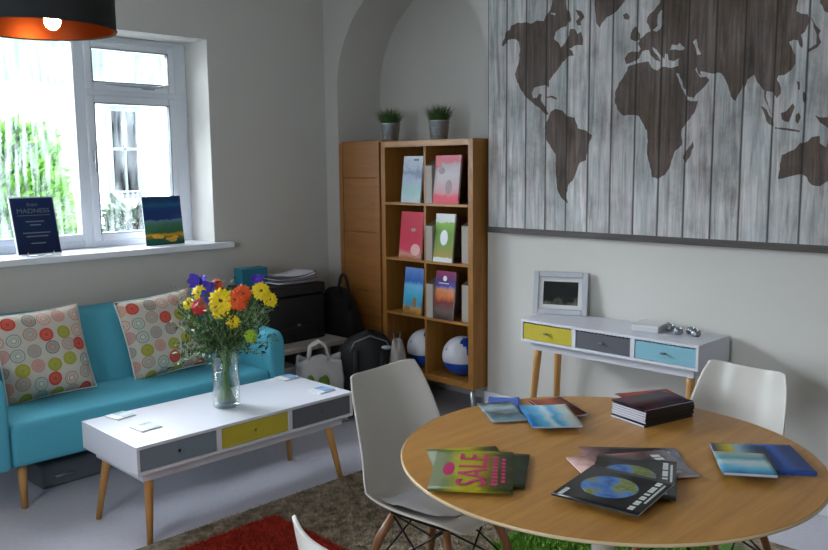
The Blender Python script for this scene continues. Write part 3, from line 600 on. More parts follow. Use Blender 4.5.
WATER = [[(0.903, 0.881), (0.939, 0.888), (0.976, 0.902), (0.993, 0.934), (1.028, 0.937), (1.038, 0.912), (1.065, 0.886), (1.094, 0.875), (1.083, 0.896), (1.051, 0.934), (1.046, 0.95), (1.068, 0.936), (1.091, 0.907), (1.113, 0.885), (1.117, 0.912), (1.13, 0.907), (1.135, 0.879), (1.161, 0.871), (1.19, 0.882), (1.187, 0.847), (1.145, 0.84), (1.106, 0.851), (1.076, 0.834), (1.044, 0.853), (1.03, 0.881), (0.976, 0.88), (0.921, 0.872), (0.899, 0.853)], [(1.142, 0.925), (1.15, 0.951), (1.175, 0.944), (1.192, 0.954), (1.218, 0.928), (1.21, 0.918), (1.168, 0.926)], [(1.258, 0.951), (1.274, 0.964), (1.281, 0.941), (1.291, 0.909), (1.301, 0.89), (1.281, 0.888), (1.275, 0.911)], [(1.176, 0.814), (1.193, 0.809), (1.225, 0.733), (1.231, 0.734), (1.241, 0.698), (1.271, 0.691), (1.249, 0.68), (1.237, 0.685), (1.217, 0.726)], [(1.045, 1.03), (1.073, 1.048), (1.07, 1.068), (1.072, 1.099), (1.088, 1.12), (1.1, 1.114), (1.094, 1.092), (1.102, 1.06), (1.087, 1.031), (1.066, 1.02)]]

def rough(poly):
    out = []; rr = random.Random(len(poly))
    for (x0, y0), (x1, y1) in zip(poly, poly[1:]+poly[:1]):
        d = math.hypot(x1-x0, y1-y0); n = max(1, int(d/.016))
        for k in range(n):
            q = k/n; out.append((x0+(x1-x0)*q+rr.uniform(-.0035, .0035)*(k > 0), y0+(y1-y0)*q+rr.uniform(-.0035, .0035)*(k > 0)))
    return out
def flat_poly(b, poly, x):
    vs = [b.bm.verts.new((x, -u, z)) for u, z in poly]; ed = [b.bm.edges.new((vs[i], vs[(i+1) % len(vs)])) for i in range(len(vs))]
    bmesh.ops.triangle_fill(b.bm, use_beauty=True, use_dissolve=False, edges=ed)
b = MB()
for k, p in enumerate(LAND): flat_poly(b, rough(p), -.0006-.00004*k)
b.build('continents', 'land', wm)
b = MB()
for p in WATER: flat_poly(b, rough(p), -.0020)
b.build('inland_seas', 'planks', wm)

# ================================================================ BROCHURES
BT = {'white': M['white']}
M['inkpink'] = plain('magenta_ink', 'c22a6a', .4); M['inkwhite'] = plain('white_ink', 'd8dad8', .4); M['inkyellow'] = plain('yellow_ink', 'b8b023', .4)
M['inkblack'] = plain('black_cover', '121214', .3); M['pages'] = plain('page_edges', 'c5c3cc', .7, .15, 60, stretch=(1, 1, 40))
SALE = cover('green_yellow_cover', [(0, '3f4420'), (.22, '77761f'), (.42, 'b3a51e'), (.68, '96901f'), (.85, '55601f'), (1, '4f5526')], 1, -.11, .11, .2, 9)
EARTH = M['inkblack']
def brochure(name, c, ang, w_, l_, th, mat, label, z, group=None, cat='brochure', curl=0, inner='pages', rx=0):
    r = root(name, (c[0], c[1], z), ang if not rx else 0, label, cat, group)
    if rx: r.rotation_euler = (rx, 0, ang)
    MB().box(-w_/2+.001, w_/2-.001, -l_/2+.001, l_/2-.001, .0004, th-.0006).build('pages', inner, r)
    def f(u, v): return ((u-.5)*w_, (v-.5)*l_, th-.0004+curl*(abs(u-.5)*2)**3)
    MB().grid(f, 12, 2).build('front_cover', mat, r, solid=.0006, smooth=True)
    MB().box(-w_/2, w_/2, -l_/2, l_/2, 0, .0006).build('back_cover', mat, r)
    MB().box(-w_/2-.0006, -w_/2+.0004, -l_/2, l_/2, 0, th).build('spine', mat, r)
    return r
TT = .7402
def A_(d): return R_(d)
# sale brochures (fan of three)
g = 'green and yellow sale brochures on the round table'
brochure('sale_brochure', (1.69, 1.475), A_(52), .28, .21, .004, SALE, 'green sale brochure at the bottom of the left fan, pale corner poking out left', TT, g)
brochure('sale_brochure', (1.700, 1.408), A_(34), .25, .20, .004, cover('dark_green_cover', [(0, '2c3524'), (.5, '5a6a25'), (1, '25302a')], 1, -.11, .11, .3, 9), 'dark green sale brochure in the left fan, its corner poking out on the right', TT+.0042, g)
s1 = brochure('sale_brochure', (1.646, 1.426), A_(37.8), .30, .218, .005, SALE, 'green and yellow brochure with pink SALE lettering, top of the left fan', TT+.0084, g)
text('SALE', .115, 'inkpink', s1, (.0, -.004, .0062), name='title_lettering', sx=1.0)
b = MB()
for k in range(9): b.box(-.11+k*.025, -.095+k*.025, -.068, -.052, .0050, .0056)
for k in range(7): b.box(-.09+k*.027, -.074+k*.027, -.088, -.078, .0050, .0056)
b.build('small_lettering', 'inkpink', s1)
b = MB(); b.lathe([(0, .0048), (.036, .0048), (.036, .0056), (0, .0056)], 28)
o = b.build('logo_oval', 'inkpink', s1, loc=(0.0, .066, 0)); o.scale = (1.35, .42, 1)
# earth magazines
def earth(c, ang, w_, l_, z, label, gp=(0, .012)):
    r = brochure('travel_magazine', c, ang, w_, l_, .005, M['inkblack'], label, z, 'black globe magazines on the round table', 'magazine')
    t = NT('earth_photo'); v = t.coord(); n = t.noise(v, 13, 4, .6)
    t.col(t.ramp(n, [(.36, '1f4f9a'), (.5, '4f86c8'), (.56, '8a8a35'), (.64, '55702a'), (.72, 'd9d2b8')])); t.set(Roughness=.3)
    MB().lathe([(0, .0050), (.072, .0050), (.0715, .0057), (0, .0057)], 40).build('globe_picture', t.m, r, loc=(gp[0], gp[1], 0))
    rr = random.Random(3); b = MB(); x = -w_*.42
    while x < w_*.40:
        q = rr.uniform(.008, .013); b.box(x, x+q, -l_*.5+.022, -l_*.5+.036, .0050, .0056); x += q+rr.choice([.003, .003, .003, .012])
    x = -w_*.2
    while x < w_*.36:
        q = rr.uniform(.004, .008); b.box(x, x+q, -l_*.5+.010, -l_*.5+.016, .0050, .0056); x += q+.003
    for k in range(4): b.box(-w_*.5+.012+k*.012, -w_*.5+.021+k*.012, l_*.5-.024, l_*.5-.012, .0050, .0056)
    b.build('cover_lettering', 'inkwhite', r)
    return r
BR = cover('brown_pink_cover', [(0, 'c9c4cc'), (.25, '6f4a48'), (.5, '9a6a62'), (.75, '59403e'), (1, 'c49a90')], 1, -.15, .15, .28, 11)
BR2 = cover('dark_brown_cover', [(0, 'b8c4d4'), (.3, '3a2622'), (.7, '2a2224'), (1, '8c6660')], 1, -.15, .15, .25, 13)
x1 = brochure('travel_brochure', (2.035, 1.165), A_(40), .2, .28, .005, BR2, 'dark brown brochure at the back of the middle fan on the round table', TT, 'brown brochures under the globe magazines')
x2 = brochure('travel_brochure', (1.972, 1.135), A_(55), .2, .30, .005, BR, 'pinkish brown brochure whose corner points left from the middle fan', TT+.0054, 'brown brochures under the globe magazines')
for x, sx in ((x1, 1), (x2, 1)):
    b = MB()
    for k in range(6): b.box(-.075+k*.025, -.058+k*.025, -.115, -.09, .0050, .0056)
    b.build('cover_lettering', 'inkwhite', x)
earth((1.905, 1.085), A_(27), .27, .215, TT+.0108, 'black magazine with a blue globe, half covered by a twin in front of it', (0, .015))
earth((1.778, 1.068), A_(8), .245, .226, TT+.0162, 'black magazine with a whole blue and green globe, front of the middle fan')
# right fan
BW = cover('beach_cover', [(0, '1e4f7c'), (.12, '5aa9c8'), (.4, 'a9cdd6'), (.55, '49a3b4'), (.75, 'b9c2bc'), (1, 'c3b79c')], 0, -.11, .11, .16, 13)
BW2 = cover('stripe_cover', [(0, '2c3a5c'), (.3, '3c5a86'), (.5, '8ab0c0'), (.6, 'a89a20'), (.8, '2c3038'), (1, '7d84b0')], 1, -.11, .11, .06, 6)
BL = cover('deep_blue_cover', [(0, '1e3f86'), (.6, '3a62b8'), (1, '24489a')], 1, -.11, .11, .1, 6)
brochure('holiday_brochure', (2.318, .868), A_(38), .225, .13, .010, BL, 'plain deep blue brochure at the right end of the round table', TT, 'brochures at the right of the round table')
brochure('holiday_brochure', (2.235, .935), A_(33), .21, .15, .008, BW2, 'brochure striped yellow, pale blue and navy, under the beach one', TT+.0, 'brochures at the right of the round table').location.z = TT+.0104
brochure('holiday_brochure', (2.165, .90), A_(-56), .135, .165, .008, cover('beach_cover_right', [(0, '2a6f9c'), (.3, '6fb4d0'), (.5, 'c3d0ce'), (.7, '4fa5b4'), (1, 'c4b99e')], 1, -.09, .09, .14, 13), 'pale blue and cream beach brochure on top at the right of the round table', TT+.019, 'brochures at the right of the round table')
# back-left fan
gb = 'brochures at the back left of the round table'
brochure('holiday_brochure', (2.20, 1.765), A_(-52), .11, .21, .004, cover('violet_blue_cover', [(0, '6a62b4'), (.5, '4a6cba'), (1, '3d64b8')], 1, -.1, .1, .12), 'violet and blue brochure at the back left edge of the round table', TT, gb, curl=.004)
brochure('holiday_brochure', (2.135, 1.72), A_(-35), .12, .21, .004, cover('grey_photo_cover', [(0, '8fb0b8'), (.4, '5a666a'), (.7, 'a4b7ba'), (1, '3b4448')], 1, -.1, .1, .3), 'grey-green photo brochure under the violet one, at the back left of the table', TT+.0044, gb, curl=.003)
brochure('holiday_brochure', (2.285, 1.60), A_(-30), .12, .21, .006, cover('red_brown_cover', [(0, '6b2a1c'), (.5, 'a8532f'), (1, '3a201c')], 0, -.06, .06, .25), 'rust red brochure sticking out behind the turquoise and white one', TT+.0088, gb, curl=.004)
brochure('holiday_brochure', (2.177, 1.552), A_(-42), .16, .235, .005, cover('turquoise_beach_cover', [(0, '1a6fae'), (.3, '6ab6da'), (.45, 'cdd8da'), (.6, '3f9fcf'), (.8, 'b7c6c6'), (1, 'b9b4a4')], 0, -.08, .08, .14, 12), 'turquoise and white brochure on top of the back left fan', TT+.0152, gb, curl=.003)
# stack
SC = [('1c1416', '3a2a34'), ('24202c', '40384c'), ('b8b4c4', '8d8ba4'), ('1a1a22', '2b2b38'), ('c8c6cc', 'a5a3ac'), ('16161a', '2a2024')]
for k in range(6):
    last = k == 5
    m_ = cover('stack_cover', [(0, SC[k][0]), (.5, SC[k][1]), (1, SC[k][0])], 0, -.12, .12, .3) if not last else cover('collage_cover', [(0, '1a1214'), (.3, '5a2a34'), (.5, '2c3a26'), (.7, '4a3550'), (1, '17121a')], 0, -.12, .12, .4, 26)
    lab = ['bottom magazine of the thick stack on the round table, sticking out at the left', 'second magazine from the bottom of the thick stack', 'third magazine from the bottom of the thick stack', 'third magazine from the top of the thick stack', 'magazine directly under the top two of the thick stack', 'dark collage-covered magazine near the top of the thick stack'][k]
    sk = brochure('stacked_magazine', (2.462+random.uniform(-.003, .003)-(.012 if k == 0 else 0), 1.340+random.uniform(-.003, .003), ), A_(-14+random.uniform(-1, 1)+180), .225, .150, .0078, M['inkblack'] if k in (1, 3) else m_, lab, TT+k*.008, 'magazines stacked on the round table', 'magazine')
    MB().box(-.1125, .1125, .0748, .0762, 0, .0078).build('bound_edge', 'inkblack', sk)
brochure('stacked_magazine', (2.505, 1.375), A_(-30+180), .20, .12, .004, cover('red_cover', [(0, '8a1c16'), (.5, 'b4342a'), (1, '702018')], 0, -.1, .1, .2), 'red magazine lying askew on the very top of the thick stack', TT+.0482, 'magazines stacked on the round table', 'magazine')
brochure('stacked_magazine', (2.452, 1.336), A_(-16), .22, .15, .004, cover('collage_cover_top', [(0, '1d1618'), (.3, '5a2a34'), (.5, '33402a'), (.7, '4a3550'), (1, '1a141c')], 0, -.12, .12, .4, 26), 'dark collage-covered magazine on top of the red one on the stack', TT+.0524, 'magazines stacked on the round table', 'magazine')

# ================================================================ COFFEE TABLE THINGS
for k, (x, y, a, lab) in enumerate([(1.655, 3.575, 10, 'white and pale blue card at the far left corner of the coffee table'), (1.655, 3.33, 4, 'white and pale blue card at the near left corner of the coffee table'), (2.60, 3.575, 0, 'white card with a blue picture at the far right corner of the coffee table'), (2.565, 3.24, 4, 'white card with a blue picture at the near right end of the coffee table')]):
    r = root('coaster', (x, y, .4482), A_(a), lab, 'coaster', 'cards on the coffee table')
    MB().box(-.05, .05, -.05, .05, 0, .006).build('card', 'inkwhite', r, bevel=.001)
    MB().box(-.012, .047, -.046, .046, .006, .0066).build('picture', cover('card_picture', [(0, '4a78b8'), (.5, '8fb0cc'), (1, '5d86b4')] if k > 1 else [(0, '94a8b4'), (.5, 'c9d4d8'), (1, '7c949e')], 1, -.05, .05, .3, 30), r)
# vase
vx, vy, vz = 2.085, 3.36, .4482
t = NT('vase_glass'); t.set(Roughness=.02, IOR=1.3); t.b.inputs['Transmission Weight'].default_value = 1; t.col((.93, .97, .97, 1)); M['vglass'] = t.m
def clear(name, tint, k):
    t = NT(name); nt = t.t; nt.nodes.remove(t.b); a = t.n('ShaderNodeBsdfTransparent'); a.inputs[0].default_value = tint
    g_ = t.n('ShaderNodeBsdfGlossy'); g_.inputs['Roughness'].default_value = .03; f_ = t.n('ShaderNodeLayerWeight'); f_.inputs[0].default_value = k
    mx = t.n('ShaderNodeMixShader'); nt.links.new(t.math('MULTIPLY', f_.outputs['Facing'], .55), mx.inputs[0]); nt.links.new(a.outputs[0], mx.inputs[1]); nt.links.new(g_.outputs[0], mx.inputs[2]); nt.links.new(mx.outputs[0], t.out.inputs[0]); return t.m
M['vclear'] = clear('clear_glass', (.93, .96, .95, 1), .45); M['water'] = clear('vase_water', (.90, .95, .92, 1), .25)
vs_ = root('flower_vase', (vx, vy, vz), label='clear glass cylinder vase holding the bouquet on the coffee table', cat='vase')
MB().lathe([(0, 0), (.060, 0), (.064, .006), (.064, .285), (.0615, .287), (.060, .285), (.060, .022), (.0, .018)], 48).build('glass', 'vclear', vs_, smooth=True)
MB().lathe([(0, .022), (.0545, .024), (.0545, .17), (0, .17)], 40).build('water', 'water', vs_, smooth=True)
FL = [('purple', -0.068, 0.11, 0.593, 0.038),('purple', -0.048, 0.048, 0.573, 0.028),('purple', -0.073, 0.017, 0.536, 0.028),('yellow', -0.092, 0.064, 0.548, 0.033),('yellow', -0.127, 0.099, 0.496, 0.028),('red', -0.112, 0.027, 0.488, 0.037),('orange', -0.003, 0.059, 0.572, 0.029),('yellow', -0.058, -0.069, 0.52, 0.051),('yellow', -0.068, -0.073, 0.48, 0.037),('orange', -0.007, -0.106, 0.522, 0.042),('orange', 0.048, -0.09, 0.543, 0.037),('orange', 0.015, -0.114, 0.507, 0.032),('purple', 0.127, -0.084, 0.6, 0.028),('yellow', 0.125, -0.125, 0.551, 0.038),('yellow', 0.166, -0.137, 0.505, 0.033),('yellow', -0.038, -0.132, 0.427, 0.028),('lime', 0.041, -0.154, 0.352, 0.028),]
COL = {'purple': plain('purple_petal', '5a45c0', .6, .3, 40), 'yellow': plain('yellow_petal', 'f2d512', .6, .12, 40), 'orange': plain('orange_petal', 'ee5a1a', .6, .2, 40), 'red': plain('red_petal', 'c8202a', .6, .2, 40), 'lime': plain('lime_petal', '9cc22a', .6, .2, 40)}
M['stem'] = plain('flower_stem', '6f9a40', .5, .2); M['heart'] = plain('flower_heart', '6a4412', .8, .3, 200); M['heartg'] = plain('green_flower_heart', '8a8a1a', .8, .3, 200)
LBL = ['pale purple iris at the top left of the bouquet', 'purple iris just left of the dark orange bloom', 'small purple iris between the red and yellow blooms', 'yellow bloom above the red one in the bouquet', 'yellow bloom at the far left of the bouquet', 'red bloom at the left of the bouquet', 'dark orange bloom at the top middle of the bouquet', 'largest yellow gerbera, middle of the bouquet', 'yellow bloom directly below the largest yellow gerbera', 'orange gerbera touching the largest yellow one', 'orange gerbera highest on the right of the middle', 'red-orange gerbera below the other two orange ones', 'purple iris at the top right of the bouquet', 'yellow bloom at the right, under the purple iris', 'yellow bloom at the far right of the bouquet', 'small ochre bloom low in the middle of the foliage', 'lime green bloom lowest on the right of the bouquet']
for (cn, dx, dy, dz, rad), lab in zip(FL, LBL):
    rad *= 1.2
    r = root('cut_flower', (vx, vy, vz+.012), label=lab, cat='flower', group='flowers in the glass vase')
    P = Vector((dx+.011, dy+.007, dz-.012)); nrm = (Vector((-.62, -.66, .42))+Vector((dx, dy, 0))*2.2).normalized(); rr = random.Random(int(dz*1e4))
    base = Vector((-dx*.22+rr.uniform(-.012, .012), -dy*.22+rr.uniform(-.012, .012), .013)); neck = Vector((dx*.2, dy*.2, .25)); neck.x = max(-.03, min(.03, neck.x)); neck.y = max(-.03, min(.03, neck.y))
    pts = []
    for k in range(13):
        q = k/12; a_ = (1-q)**2; b_ = 2*q*(1-q); pts.append(base*a_+neck*b_*1.0+(P-nrm*.012)*q*q if False else (base.lerp(neck, q/.5) if q < .5 else neck.lerp(P-nrm*.01, (q-.5)/.5)))
    MB().tube(pts, .0026, 6).build('stem', 'stem', r, smooth=True)
    rot = nrm.to_track_quat('Z', 'Y').to_matrix().to_4x4(); rot.translation = P
    b = MB()
    if cn == 'purple':
        for k in range(9):
            a = k*2.4; tl = .5+.5*(k % 3)/2
            def f(u, v, a=a, tl=tl, k=k):
                w_ = rad*.55*math.sin(math.pi*min(1, v*.9+.08))**.7*(u-.5)*2*.8; l = rad*1.25*v
                z = l*(1-tl*.6)*math.sin(v*1.5)+.1*rad*math.sin(9*u+6*v+k); x = l*tl
                q = Vector((x*math.cos(a)-w_*math.sin(a), x*math.sin(a)+w_*math.cos(a), z)); return rot @ q
            b.grid(f, 5, 6)
    else:
        for ring, (n_, ln, zz, wdt) in enumerate([(15, 1.0, .0, .34), (14, .82, .004, .32), (11, .58, .008, .26)]):
            for k in range(n_):
                a = (k+ring*.5)*2*math.pi/n_+rr.uniform(-.06, .06); li = rad*ln*rr.uniform(.92, 1.06); up_ = rr.uniform(.05, .25)
                def f(u, v, a=a, li=li, up_=up_, zz=zz, wdt=wdt):
                    t_ = v; w_ = rad*wdt*(math.sin(math.pi*min(1, .12+t_*.86))**.6)*(u-.5)*1.6; x = li*t_
                    q = Vector((x*math.cos(a)-w_*math.sin(a), x*math.sin(a)+w_*math.cos(a), zz+up_*li*math.sin(t_*2.2)-.15*rad*(abs(u-.5)*2)**2)); return rot @ q
                b.grid(f, 2, 5)
    b.build('petals', COL[cn], r, smooth=True, keepn=True)
    if cn != 'purple':
        b = MB(); b.ball((0, 0, .006), rad*.2, 10, (1, 1, .5)); bmesh.ops.transform(b.bm, matrix=rot, verts=b.bm.verts); b.build('flower_heart', 'heart' if cn in ('yellow', 'orange') else 'heartg', r, smooth=True)
# foliage
fo = root('bouquet_greenery', (vx, vy, vz+.012), label='dark green leafy sprigs and fine filler stems filling the bouquet', cat='foliage')
b = MB(); st = MB(); rr = random.Random(5); b2 = MB()
for s in range(165):
    a = rr.uniform(0, 6.28); el = rr.random(); R0 = .035+.19*el**.7; hh = rr.uniform(.31, .585)-.14*max(0, (R0-.1)/.1)*rr.random()
    tip = Vector((R0*math.cos(a), R0*math.sin(a), hh)); side = Vector((.7071, -.7071, 0)); tip += side*side.dot(tip)*.15
    neck = Vector((.035*math.cos(a)*rr.random(), .035*math.sin(a)*rr.random(), .255)); base = Vector((-.03*math.cos(a), -.03*math.sin(a), .02))
    if s < 34: st.tube([base, neck, neck.lerp(tip, .5)+Vector((0, 0, .01)), tip], [.0022, .002, .0015, .0008], 5)
    else: st.tube([neck, neck.lerp(tip, .5)+Vector((0, 0, .01)), tip], [.0014, .0012, .0006], 4)
    fine = s % 3 == 0
    for k in range(46 if fine else 26):
        q = rr.uniform(.18, 1.02); p = neck.lerp(tip, q)+Vector((rr.gauss(0, .012), rr.gauss(0, .012), rr.gauss(0, .010)+.01*(1-abs(2*q-1))))
        d = Vector((rr.gauss(0, 1), rr.gauss(0, 1), rr.gauss(.4, 1))).normalized(); aa = d.orthogonal().normalized(); aa.rotate(Quaternion(d, rr.uniform(0, 6.28)))
        l = rr.uniform(.006, .014) if fine else rr.uniform(.016, .038); w_ = l*(.35 if fine else .28)
        (b2 if fine and rr.random() < .5 else b).face([p, p+d*l*.5+aa*w_*.6, p+d*l, p+d*l*.5-aa*w_*.6])
for k in range(60):
    p = Vector((rr.uniform(-.038, .038), rr.uniform(-.038, .038), rr.uniform(.07, .25))); d = Vector((rr.gauss(0, .5), rr.gauss(0, .5), 1)).normalized(); aa = d.orthogonal().normalized()
    l = rr.uniform(.02, .045); b.face([p, p+d*l*.5+aa*.005, p+d*l, p+d*l*.5-aa*.005])
b.build('leaves', plain('dark_sprig_leaf', '37562c', .55, .4, 60), fo, keepn=True); b2.build('filler_buds', plain('pale_filler_leaf', '7e9070', .6, .3, 60), fo, keepn=True)
st.build('sprig_stems', 'stem', fo, smooth=True)

# ================================================================ SHELF CONTENTS
def upright(name, y, z, w_, h_, th, mat, label, cat, group, lean=12, x=3.70, rz=-90, extra=None):
    lean = 7
    """a brochure standing and leaning back, its cover towards the room; y = centre"""
    r = root(name, (x, y, z+.001), R_(rz), label, cat, group)
    r.rotation_euler = (R_(-lean), 0, R_(rz))
    r.rotation_euler = Matrix.Rotation(R_(rz), 3, 'Z').__matmul__(Matrix.Rotation(R_(-lean), 3, 'X')).to_euler()
    MB().box(-w_/2+.002, w_/2-.001, .0015, th-.0015, .0005, h_-.001).build('pages', 'pages', r)
    MB().box(-w_/2, w_/2, 0, .0015, 0, h_).build('front_cover', mat, r)
    MB().box(-w_/2, w_/2, th-.0015, th, 0, h_).build('back_cover', mat, r)
    return r
def cz(k): return cellz[4-k]+.0085 if k < 4 else cellz[0]+.001
gs = 'brochures displayed on the bookcase'
yl, yr = 3.71, 3.425
r = upright('display_brochure', yl+.008, cz(1), .17, .292, .012, cover('ice_blue_cover', [(0, 'b9c9cc'), (.25, '9fc3c0'), (.5, 'aebcd0'), (.62, '7f8da6'), (.75, 'b4c0cf'), (1, 'ccd3da')], 2, 0, .3, .22, 16), 'pale icy blue brochure in the top left cubby of the bookcase', 'brochure', gs, x=3.69)
MB().box(.005, .05, -.001, 0, .262, .275).build('title_block', 'slate', r)
r = upright('display_brochure', yr-.005, cz(1), .205, .292, .014, cover('pink_white_cover', [(0, 'd03a4c'), (.14, 'd54458'), (.2, 'c98a90'), (.35, 'c5a6ac'), (.6, 'c9c4c6'), (.8, 'b9aaae'), (.86, 'd86a7c'), (1, 'd9889a')], 2, 0, .3, .10, 14), 'pink and white brochure in the top right cubby of the bookcase', 'brochure', gs, x=3.69)
MB().box(-.1025, -.055, -.001, 0, .22, .292).build('red_corner', plain('crimson_print', 'b81a34', .4), r)
MB().ball((-.045, -.0, .20), .022, 12, (1.2, .04, 1)).ball((.02, 0, .10), .03, 12, (.9, .03, 1.5)).build('figure_picture', plain('muted_figure_print', '7c5a60', .4, .3, 60), r)
r = upright('display_brochure', yl+.02, cz(2), .20, .30, .012, cover('red_flower_cover', [(0, 'b0603c'), (.08, 'c48a7a'), (.18, 'c9304a'), (.45, 'c3203e'), (1, 'be1f3c')], 2, 0, .3, .12, 14), 'crimson brochure with a small white emblem, second row left cubby', 'brochure', gs, x=3.69)
b = MB()
for k in range(6):
    a = k*math.pi/3; b.tube([(.02+.006*math.cos(a), -.001, .185+.006*math.sin(a)), (.02+.024*math.cos(a), -.001, .185+.013*math.sin(a))], .003, 6)
b.build('white_emblem', 'inkwhite', r)
MB().ball((.045, 0, .06), .042, 16, (1, .02, .9)).build('pink_blossom_picture', plain('pale_pink_print', 'dca8a0', .4, .2, 60), r)
r = upright('display_brochure', yr+.02, cz(2), .158, .297, .012, cover('green_garden_cover', [(0, 'd5d8d4'), (.09, 'd0d3d0'), (.1, 'a08a3c'), (.3, '7a8a34'), (.6, '5c8a24'), (.8, '7fae38'), (.82, 'd6d9d6'), (1, 'd8dbd8')], 2, 0, .3, .05, 30), 'green garden-photo brochure with a white oval, second row right cubby', 'brochure', gs, x=3.69)
MB().ball((.0, 0, .15), .038, 24, (.85, .03, 1.25)).build('white_oval', 'inkwhite', r, smooth=True)
r = upright('display_brochure', yl+.008, cz(3), .165, .30, .012, cover('city_sky_cover', [(0, '7a5a2a'), (.12, 'c08a34'), (.2, '3f8fae'), (.45, '49a8c8'), (.62, '6fb6d8'), (.72, '2a66b4'), (1, '6a8ed0')], 2, 0, .3, .09, 16), 'blue-sky brochure with a domed tower, third row left cubby', 'brochure', gs, x=3.69)
b = MB(); b.box(.005, .035, -.001, 0, .05, .095).ball((.02, 0, .095), .016, 12, (1, .04, 1)).box(-.06, -.02, -.001, 0, .01, .05); b.build('tower_picture', plain('ochre_print', '8a6a34', .4, .3, 60), r)
r = upright('display_brochure', yr+.02, cz(3), .162, .30, .012, cover('sunset_city_cover', [(0, '3a2a26'), (.18, '6a5a54'), (.35, '7a2f34'), (.5, 'd0743a'), (.62, 'c98a6a'), (.7, '3a4aa0'), (.8, '5a2a6a'), (1, '8a1f50')], 2, 0, .3, .12, 16), 'purple and orange sunset brochure, third row right cubby', 'brochure', gs, x=3.69)
b = MB(); b.ball((-.005, 0, .255), .017, 14, (1, .04, 1)).box(-.05, .03, -.001, 0, .222, .227); b.build('white_emblem', 'inkwhite', r)
# magazine holders behind / beside
hm = plain('pale_holder_card', 'a39a90', .6, .06)
def holder(y, z, h_, lab, wd=.095, x=3.72):
    r = root('magazine_holder', (x, y, z+.001), 0, lab, 'magazine holder', 'pale card magazine holders on the bookcase')
    b = MB(); b.prism([(0, 0), (.25, 0), (.25, h_), (.10, h_), (0, h_*.85)], 0, .002, lambda x_, z_, y_: (x_, y_, z_)); b.prism([(0, 0), (.25, 0), (.25, h_), (.10, h_), (0, h_*.85)], wd-.002, wd, lambda x_, z_, y_: (x_, y_, z_))
    b.box(0, .25, .002, wd-.002, 0, .002).box(.248, .25, .002, wd-.002, .002, h_).box(0, .002, .002, wd-.002, .002, h_*.85)
    b.build('body', hm, r)
for k, h_, w3 in ((1, .27, 'top'), (2, .255, 'second row'), (3, .25, 'third row')):
    holder(3.530, cz(k), h_, f'pale card holder just right of the divider, {w3} of the bookcase', .054, 3.692)
for k, w3 in ((2, 'second row'), (3, 'third row')): holder(3.245, cz(k), .265, f'pale card holder at the right end of the {w3} of the bookcase', .07, 3.725)
# beach balls
def beach(y, x, lab, rz):
    t = NT('panelled_ball'); tc = t.n('ShaderNodeTexCoord'); sp = t.n('ShaderNodeSeparateXYZ'); t.t.links.new(tc.outputs['Object'], sp.inputs[0])
    r = .125; me = MB(); me.ball((0, 0, 0), r, 32)
    bm = me.bm
    for f in bm.faces:
        c_ = f.calc_center_median(); f.material_index = 1 if (c_.z < -.02 or (c_.z > .03 and c_.y < -.035 and c_.x > -.06)) else 0
    o = me.build('inflatable_ball', [plain('ball_white', 'c8c8d0', .35), plain('ball_blue', '12439c', .35)], None, smooth=True, loc=(x, y, cellz[0]+r+.001))
    MB().ball((-.105, .03, .045), .012, 10, (.5, 1, 1.3)).build('valve', 'grey', o, smooth=True)
    return tag(o, lab, 'ball', 'balls in the bottom of the bookcase')
beach(3.725, 3.83, 'white and blue ball in the bottom left cubby of the bookcase', 0)
beach(3.395, 3.815, 'white and blue ball in the bottom right cubby of the bookcase', 0)
# pots of grass
def pot(y, x, lab, sd):
    r = root('grass_pot', (x, y, ST+.0005), label=lab, cat='potted plant', group='zinc pots of grass on the bookcase'); rr = random.Random(sd); r.scale = (1.15, 1.15, 1.1)
    MB().lathe([(0, 0), (.043, 0), (.046, .004), (.058, .106), (.061, .110), (.058, .112), (.055, .106), (.045, .012), (0, .010)], 32).build('pot', 'zinc', r, smooth=True)
    b = MB()
    for z in (.03, .07): b.lathe([(.0475+z*.12, z-.002), (.0495+z*.12, z), (.0475+z*.12, z+.002)], 32)
    b.build('pot_rib', 'zinc', r, smooth=True)
    MB().lathe([(.054, .098), (.0, .102)], 24).build('soil', plain('dark_soil', '2a2018', .95), r)
    b = MB()
    for k in range(420):
        a = rr.uniform(0, 6.28); q = math.sqrt(rr.random()); p = Vector((.048*q*math.cos(a), .048*q*math.sin(a), .10)); a2 = a+rr.uniform(-.7, .7); l = rr.uniform(.06, .125); o_ = rr.uniform(.1, .8)*(.3+q)
        d = Vector((math.cos(a2)*o_, math.sin(a2)*o_, 1)).normalized(); sd_ = Vector((-math.sin(a2), math.cos(a2), 0))*.0016
        mid = p+d*l*.6; tip = p+d*l+Vector((math.cos(a2), math.sin(a2), -.4))*l*.25*o_
        b.face([p-sd_, p+sd_, mid+sd_*.8, mid-sd_*.8]); b.face([mid-sd_*.8, mid+sd_*.8, tip])
    b.build('grass', plain('grass_blade', '46622e', .5, .4, 30), r, keepn=True)
pot(4.061, 3.85, 'zinc pot of grass standing left, above the join of cupboard and bookcase', 1)
pot(3.615, 3.85, 'zinc pot of grass standing right, over the middle of the bookcase', 2)

